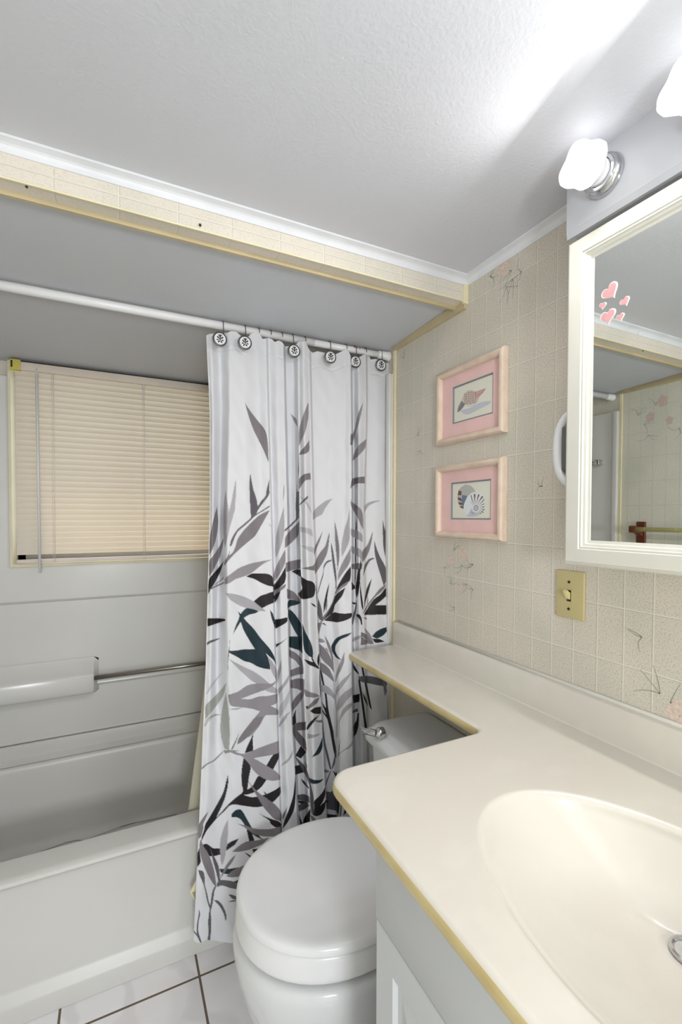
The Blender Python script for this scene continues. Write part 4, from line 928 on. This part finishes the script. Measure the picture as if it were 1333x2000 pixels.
q = MB(); pr = [(-0.0005, 0.855), (-0.0005, 0.936), (-0.014, 0.936), (-0.0185, 0.934), (-0.0205, 0.929), (-0.0215, 0.90), (-0.022, 0.8615), (-0.0245, 0.8592), (-0.0245, 0.855)]
q.loft([[(x, y, z) for x, z in pr] for y in (-0.17, 1.378)]); q.build('backsplash', M['marble'], vt, smooth=True)
q = MB(); q.loft([[(x, y, z) for x, z in ((-0.0005, 0.933), (0, 0.943), (-0.003, 0.942), (-0.009, 0.936))] for y in (-0.17, 1.378)]); q.build('caulk_line', M['mframe'], vt)
dr = at(1353, 1862, 2, 0.740)
q = MB(); q.lathe([(0.001, 0.026), (0.004, 0.025), (0.005, 0.022), (0.001, 0.019), (-0.006, 0.018), (-0.006, 0.001)], (dr.x, dr.y, 0.7385), 'z', 32); q.build('drain', M['chrome'], vt, smooth=True, label='chrome drain ring')

# ------------------------------------------------------------------ framed shell prints
CONCH = """sh 345,700 430,680 500,640 560,622 610,625 600,650 500,700 420,740 370,735
bd 310,715 320,665 350,610 370,555 400,520 440,512 480,530 520,515 570,500 545,545 510,580 500,630 470,660 420,670 390,650 360,690 335,712
gr 310,715 320,665 350,610 385,640 350,690 325,714
pk 480,530 520,515 570,500 545,545 510,580 495,600 475,560
lt 385,640 420,650 470,640 490,600 500,630 470,660 420,670 390,655"""
NAUT = """bc 310,1480 330,1410 380,1375 430,1385 465,1420 475,1450 430,1480 400,1530 375,1600 340,1590 315,1540
br 312,1470 322,1425 350,1440 345,1475
br 312,1510 318,1490 350,1500 352,1530
br 325,1555 318,1535 358,1540 362,1565
br 345,1590 332,1572 368,1572 372,1592
bl 355,1470 400,1480 385,1540 370,1590 350,1530
sh 385,1650 430,1600 560,1600 500,1665 410,1670
wh 370,1560 400,1490 440,1450 490,1440 530,1470 552,1540 540,1610 495,1650 455,1630 430,1610 415,1650 385,1655 370,1600"""
ART = {'sh': (0.74, 0.75, 0.78), 'bd': (0.80, 0.74, 0.69), 'gr': (0.52, 0.53, 0.55), 'pk': (0.78, 0.63, 0.60), 'lt': (0.82, 0.80, 0.78), 'bc': (0.70, 0.70, 0.68), 'br': (0.45, 0.33, 0.31), 'bl': (0.42, 0.49, 0.56), 'wh': (0.85, 0.87, 0.88), 'dk': (0.42, 0.33, 0.31)}
def art_image(txt, qd, which):
    (xl, ytl, ybl), (xr, ytr, ybr) = qd; Wd, H = 480, 400; img = np.empty((H, Wd, 3)); img[:] = lin((0.86, 0.855, 0.80))
    def mp(P):
        P = np.array(P, float); u = (P[:, 0]-xl)/(xr-xl); yt = ytl+(ytr-ytl)*u; yb = ybl+(ybr-ybl)*u; v = (P[:, 1]-yt)/(yb-yt); return np.stack([u*Wd, v*H], 1)
    for ln in txt.split('\n'):
        w_ = ln.split(); fill(img, mp(smooth_poly([[float(v) for v in p.split(',')] for p in w_[1:]])), lin(ART[w_[0]]))
    if which == 0:
        for i in range(9):
            for j in range(6):
                t = j/5; s = i/8; x = 365+i*16+t*6; y = 545+j*20-i*2+abs(i-4)*3*(1-t)*1.5-(8 if i % 2 else 0)
                w2 = 4.2; P = [(x-w2, y-4), (x+1, y-6), (x+w2+1, y), (x+w2-2, y+6), (x-w2+1, y+4)]
                if 372 < x < 492 and 522 < y < 655: fill(img, mp(P), lin(ART['dk']))
        for i in range(5): x = 330+i*9; fill(img, mp([(x, 690-i*12), (x+14, 683-i*12), (x+13, 688-i*12), (x+2, 696-i*12)]), lin(ART['dk']))
        for i in range(5): x = 500+i*12; y = 560-i*11; fill(img, mp([(x, y), (x+3, y-2), (x+6, y+12-i), (x+3, y+14-i)]), lin(ART['dk']))
    else:
        c = (480, 1590)
        for k in range(17):
            a = -2.5+k*0.33; r1 = 30; r2 = {True: 118, False: 92}[k < 6]*(1-0.022*k); w0, w1 = 0.03, 0.085
            P = [(c[0]+r*math.cos(a+d_+0.15*(r/100)), c[1]+r*1.12*math.sin(a+d_+0.15*(r/100))) for r, d_ in ((r1, -w0), ((r1+r2)/2, -w1*0.7), (r2, -w1), (r2, w1*0.6), ((r1+r2)/2, w0), (r1, w0))]
            P = [(min(max(x, 432), 548), min(max(y, 1444), 1645)) for x, y in P]; fill(img, mp(P), lin(ART['dk'] if k % 3 else (0.58, 0.38, 0.36)))
        for r, cc in ((26, 'dk'), (19, 'wh'), (11, 'dk'), (6, 'wh')): fill(img, mp([(c[0]+r*0.8*math.cos(t), c[1]+r*math.sin(t)) for t in np.linspace(0, 6.28, 16)]), lin(ART[cc]))
    return img
def picture(y0, y1, z0, z1, oy0, oy1, oz0, oz1, txt, qd, which, label):
    r = root('picture_frame', (0, (y0+y1)/2, z0), label, 'framed picture', 'pair of framed shell prints')
    fw = 0.020; prof = [(0, 0.0), (0, 0.013), (0.0025, 0.0185), (0.0065, 0.021), (0.0115, 0.021), (0.016, 0.018), (0.019, 0.013), (fw, 0.009), (fw, 0.0)]
    q = MB(); rings = []
    for cy, cz, sy, sz in ((y0, z0, 1, 1), (y1, z0, -1, 1), (y1, z1, -1, -1), (y0, z1, 1, -1), (y0, z0, 1, 1)): rings.append([(-0.001-h, cy+sy*o_, cz+sz*o_) for o_, h in prof])
    q.loft(rings, caps=False, smooth=True); q.build('wood_frame', M['oak'], r, smooth=True)
    q = MB(); a = [(-0.0075, y0+fw-0.002, z0+fw-0.002), (-0.0075, y1-fw+0.002, z0+fw-0.002), (-0.0075, y1-fw+0.002, z1-fw+0.002), (-0.0075, y0+fw-0.002, z1-fw+0.002)]
    b = [(-0.0075, oy0, oz0), (-0.0075, oy1, oz0), (-0.0075, oy1, oz1), (-0.0075, oy0, oz1)]; c = [(-0.0045, *p[1:]) for p in b]; d_ = [(-0.001, *p[1:]) for p in a]
    q.loft([d_, a, b, c], caps=False, smooth=False); q.build('mat_board', M['pink_mat'], r)
    q = MB(); e = 0.0035
    b2 = [(-0.0078, oy0-e*0.2, oz0-e*0.2), (-0.0078, oy1+e*0.2, oz0-e*0.2), (-0.0078, oy1+e*0.2, oz1+e*0.2), (-0.0078, oy0-e*0.2, oz1+e*0.2)]; c2 = [(-0.0050, oy0+e, oz0+e), (-0.0050, oy1-e, oz0+e), (-0.0050, oy1-e, oz1-e), (-0.0050, oy0+e, oz1-e)]
    q.loft([b2, c2], caps=False, smooth=False); q.build('mat_bevel', M['blue_edge'], r)
    img = art_image(txt, qd, which); U, Vv = np.meshgrid(np.linspace(0, 1, 300), np.linspace(0, 1, 250)); P = np.stack([np.full_like(U, -0.0042), oy1-(oy1-oy0)*U, oz1-(oz1-oz0)*Vv], -1)
    grid_mesh('shell_print', P, sample(img, U*480, Vv*400), M['art'], r)
    q = MB(); q.poly([(-0.0088, y, z) for y, z in ((y0+fw-0.003, z0+fw-0.003), (y1-fw+0.003, z0+fw-0.003), (y1-fw+0.003, z1-fw+0.003), (y0+fw-0.003, z1-fw+0.003))]); q.build('glass_pane', M['glass'], r)
picture(0.874, 1.148, 1.528, 1.747, 0.921, 1.082, 1.586, 1.693, CONCH, ((275, 490, 825), (632, 362, 738)), 0, 'oak framed print of a spotted conch shell in pink mat, upper of the two')
picture(0.874, 1.151, 1.248, 1.466, 0.925, 1.086, 1.304, 1.412, NAUT, ((258, 1360, 1690), (608, 1333, 1698)), 1, 'oak framed print of two striped nautilus shells in pink mat, lower of the two')

# ------------------------------------------------------------------ mirror cabinet
mc = root('mirror_cabinet', (-0.05, 0.34, 1.22), 'white framed mirrored medicine cabinet on the wall above the vanity', 'mirror cabinet')
MY0, MY1, MZ0, MZ1 = 0.02, 0.620, 1.219, 1.840
MB().box((-0.100, MY0+0.008, MZ0+0.006), (0, MY1-0.008, MZ1-0.006), 0.001).build('cabinet_box', M['mframe'], mc)
prof = [(0, 0.100), (0, 0.1085), (0.0035, 0.112), (0.006, 0.1125), (0.0075, 0.115), (0.034, 0.1165), (0.0355, 0.1145), (0.039, 0.1150), (0.0405, 0.1115), (0.045, 0.1110), (0.047, 0.107), (0.052, 0.1065), (0.053, 0.104)]
q = MB(); rings = []
for cy, cz, sy, sz in ((MY0, MZ0, 1, 1), (MY1, MZ0, -1, 1), (MY1, MZ1, -1, -1), (MY0, MZ1, 1, -1), (MY0, MZ0, 1, 1)): rings.append([(-h, cy+sy*o_, cz+sz*o_*0.92) for o_, h in prof])
q.loft(rings, caps=False, smooth=False); q.build('door_frame', M['mframe'], mc)
MB().box((-0.1052, MY0+0.04, MZ0+0.04), (-0.102, MY1-0.04, MZ1-0.04)).build('mirror_glass', M['mirror'], mc)
q = MB(); pts = []
for k in range(17):
    a = math.radians(-90+k*180/16); pts.append((-0.062, 0.6105+0.066*math.copysign(abs(math.cos(a))**0.62, math.cos(a)), 1.452+0.076*math.copysign(abs(math.sin(a))**0.85, math.sin(a))))
q.tube(pts, [0.007]+[0.0098]*15+[0.007], 14); q.build('side_handle', M['white_plastic'], mc, smooth=True, label='white curved plastic handle')
MB().box((-0.074, 0.6125, 1.405), (-0.055, 0.660, 1.500), 0.006).build('recess_plate', M['gasket2'], mc, label='dark grey recess behind the handle')  # dark plate in place of the shade in the handle's hollow
# heart stickers
def heart(px, py, s, rot, label):
    p = at(px, py, 0, -0.1056); o = root('heart_sticker', (-0.1053, p.y, p.z), label, 'sticker', 'heart stickers on the mirror')
    def pts(k, x):
        out = []
        for j in range(36):
            t = j*2*math.pi/36; u = 16*math.sin(t)**3/17; v = (13*math.cos(t)-5*math.cos(2*t)-2*math.cos(3*t)-math.cos(4*t)+2.5)/17; u *= s*k*0.5; v *= s*k*0.5
            out.append((x, p.y-(u*math.cos(rot)-v*math.sin(rot)), p.z+(u*math.sin(rot)+v*math.cos(rot))))
        return out
    MB().prism(pts(1.16, -0.1053), (-0.0012, 0, 0)).build('clear_backing', M['sticker_edge'], o); MB().prism(pts(1.0, -0.1065), (-0.0005, 0, 0)).build('pink_heart', M['heart'], o)
heart(1194, 571, 0.029, 0.5, 'pink heart sticker on the mirror, the largest and topmost of five')
heart(1222, 590, 0.016, 0.35, 'small pink heart sticker on the mirror, farthest right')
heart(1178, 598, 0.012, -0.1, 'tiny pink heart sticker on the mirror, farthest left')
heart(1189, 620, 0.026, 0.1, 'deep pink heart sticker on the mirror, the lowest, left of a small one')
heart(1213, 620, 0.013, 0.2, 'small pink heart sticker on the mirror, low down beside the lowest large one')

# ------------------------------------------------------------------ light bar
lf = root('light_fixture', (-0.05, 0.30, 1.86), 'white vanity light bar with lit bulbs above the mirror', 'light fixture')
q = MB(); q.box((-0.095, -0.045, 1.873), (0, 0.637, 1.991), 0.001); q.loft([[(-0.095, y, 1.876), (-0.093, y, 1.862), (-0.086, y, 1.862), (-0.086, y, 1.876)] for y in (-0.045, 0.636)], smooth=False); q.build('back_box', M['white_metal'], lf)
for i in range(4):
    y = 0.556-0.170*i; z = 1.935; q = MB()
    q.lathe([(0, 0.036), (-0.003, 0.0365), (-0.012, 0.034), (-0.016, 0.029), (-0.019, 0.0285), (-0.020, 0.024), (-0.010, 0.0235), (-0.008, 0.001)], (-0.095, y, z), 'x', 40)
    so_ = q.build('socket', M['chrome'], lf, smooth=True)
    q = MB(); q.lathe([(0, 0.0215), (-0.012, 0.0215), (-0.013, 0.0225), (-0.018, 0.0225), (-0.019, 0.0215), (-0.028, 0.0225), (-0.03, 0.016)], (-0.103, y, z), 'x', 32)
    q.build('bulb_collar', M['white_plastic'], so_, smooth=True)
    def wob(a, o_): return 1.03+0.13*math.cos(4*a+0.6)*min(1, -o_/0.02)
    q = MB(); q.lathe([(0, 0.021), (-0.006, 0.026), (-0.014, 0.033), (-0.024, 0.0375), (-0.034, 0.037), (-0.043, 0.032), (-0.050, 0.023), (-0.054, 0.011), (-0.055, 0.001)], (-0.130, y, z), 'x', 50, wob=wob)
    q.build('bulb', M['bulb'], so_, smooth=True)
    bl_ = bpy.data.lights.new('bulb_light', 'AREA'); bl_.shape = 'DISK'; bl_.size = 0.05; bl_.energy = BULB_W; bl_.color = (1, 0.985, 0.97)
    bo_ = bpy.data.objects.new('bulb_light', bl_); COL.objects.link(bo_); bo_.location = (-0.1875, y, z-0.004); bo_.rotation_mode = 'QUATERNION'; bo_.rotation_quaternion = Vector((-0.75, 0.15, -1.0)).to_track_quat('-Z', 'Y')

# unseen ceiling dome added as fill light for the room
cl = root('ceiling_lamp', (-0.56, 0.25, 1.99), 'round white glass ceiling lamp above the middle of the room, outside the picture', 'ceiling lamp')
MB().lathe([(0, 0.15), (-0.02, 0.15), (-0.022, 0.14)], (-0.56, 0.25, 1.99), 'z', 40).build('lamp_base', M['white_metal'], cl, smooth=True)
MB().lathe([(-0.015, 0.138), (-0.03, 0.136), (-0.05, 0.118), (-0.062, 0.07), (-0.066, 0.001)], (-0.56, 0.25, 1.99), 'z', 40).build('glass_dome', M['dome'], cl, smooth=True)
# ------------------------------------------------------------------ switch, towel bar, shower arm
sw = root('light_switch', (-0.003, 0.69, 1.13), 'ivory toggle light switch on the tiled wall below the mirror', 'light switch')
a = at(1088, 1111.5, 0, -0.004); b = at(1142, 1215, 0, -0.004)
MB().box((-0.006, b.y, b.z+0.001), (0, a.y, a.z), 0.0025, 3).build('wall_plate', M['switch'], sw, smooth=True)
cy, cz = (a.y+b.y)/2+0.006, (a.z+b.z)/2
cy = at(1112, 1162, 0, -0.006).y; cz = at(1112, 1163, 0, -0.006).z
MB().box((-0.0064, cy-0.0052, cz-0.013), (-0.0055, cy+0.0052, cz+0.012)).build('toggle_slot', M['dark'], sw)
q = MB(); q.prism([(-0.006, cy+0.0038, cz-0.009), (-0.006, cy+0.0038, cz+0.006), (-0.018, cy+0.0034, cz+0.0135), (-0.0215, cy+0.0034, cz+0.009), (-0.012, cy+0.0038, cz-0.006)], (0, -0.0076, 0)); q.build('toggle', M['toggle'], sw)
for z in (cz+0.030, cz-0.030):
    MB().lathe([(0, 0.0032), (-0.0012, 0.0030), (-0.0016, 0.001)], (-0.006, cy, z), 'x', 14).build('screw', M['screw'], sw)

tw = root('towel_bar', (-1.47, 1.0, 1.26), 'yellowed towel bar on dark wooden brackets on the left wall, seen in the mirror', 'towel bar')
for y in (1.30, 0.68):
    q = MB(); q.box((XL, y-0.021, 1.185), (XL+0.012, y+0.021, 1.292), 0.004, 3)
    q.loft([[(x, y+dy, z+dz) for dy, dz in ((-w, -h), (w, -h), (w, h), (-w, h))] for x, z, w, h in ((XL+0.01, 1.245, 0.013, 0.026), (XL+0.03, 1.25, 0.011, 0.017), (XL+0.05, 1.256, 0.011, 0.014), (XL+0.075, 1.258, 0.012, 0.017), (XL+0.085, 1.258, 0.009, 0.012))], smooth=True)
    q.build('bracket', M['wood_dark'], tw, smooth=True, label='dark wooden bracket')
MB().tube([(XL+0.064, 1.30, 1.258), (XL+0.064, 0.68, 1.258)], 0.0095, 18).build('rail', M['bar'], tw)
sa = root('wall_shower', (-1.48, 1.58, 1.585), 'chrome shower arm on the left surround wall, seen at the mirror edge', 'shower fitting')
q = MB(); q.box((-1.488, 1.487, 1.572), (-1.455, 1.512, 1.598), 0.004, 3).tube([(-1.470, 1.505, 1.585), (-1.468, 1.56, 1.586), (-1.466, 1.62, 1.588)], 0.007, 14)
q.build('arm', M['chrome'], sa, smooth=True)
q = MB(); q.lathe([(0, 0.010), (0.01, 0.013), (0.03, 0.022), (0.04, 0.022), (0.041, 0.001)], (-1.466, 1.615, 1.588), 'y', 24); q.lathe([(0, 0.016), (0.016, 0.013)], (-1.489, 1.60, 1.587), 'x', 20); q.build('shower_head', M['chrome'], sa, smooth=True)
for o in bpy.data.objects:
    if o.parent and 'category' in o: del o['category']
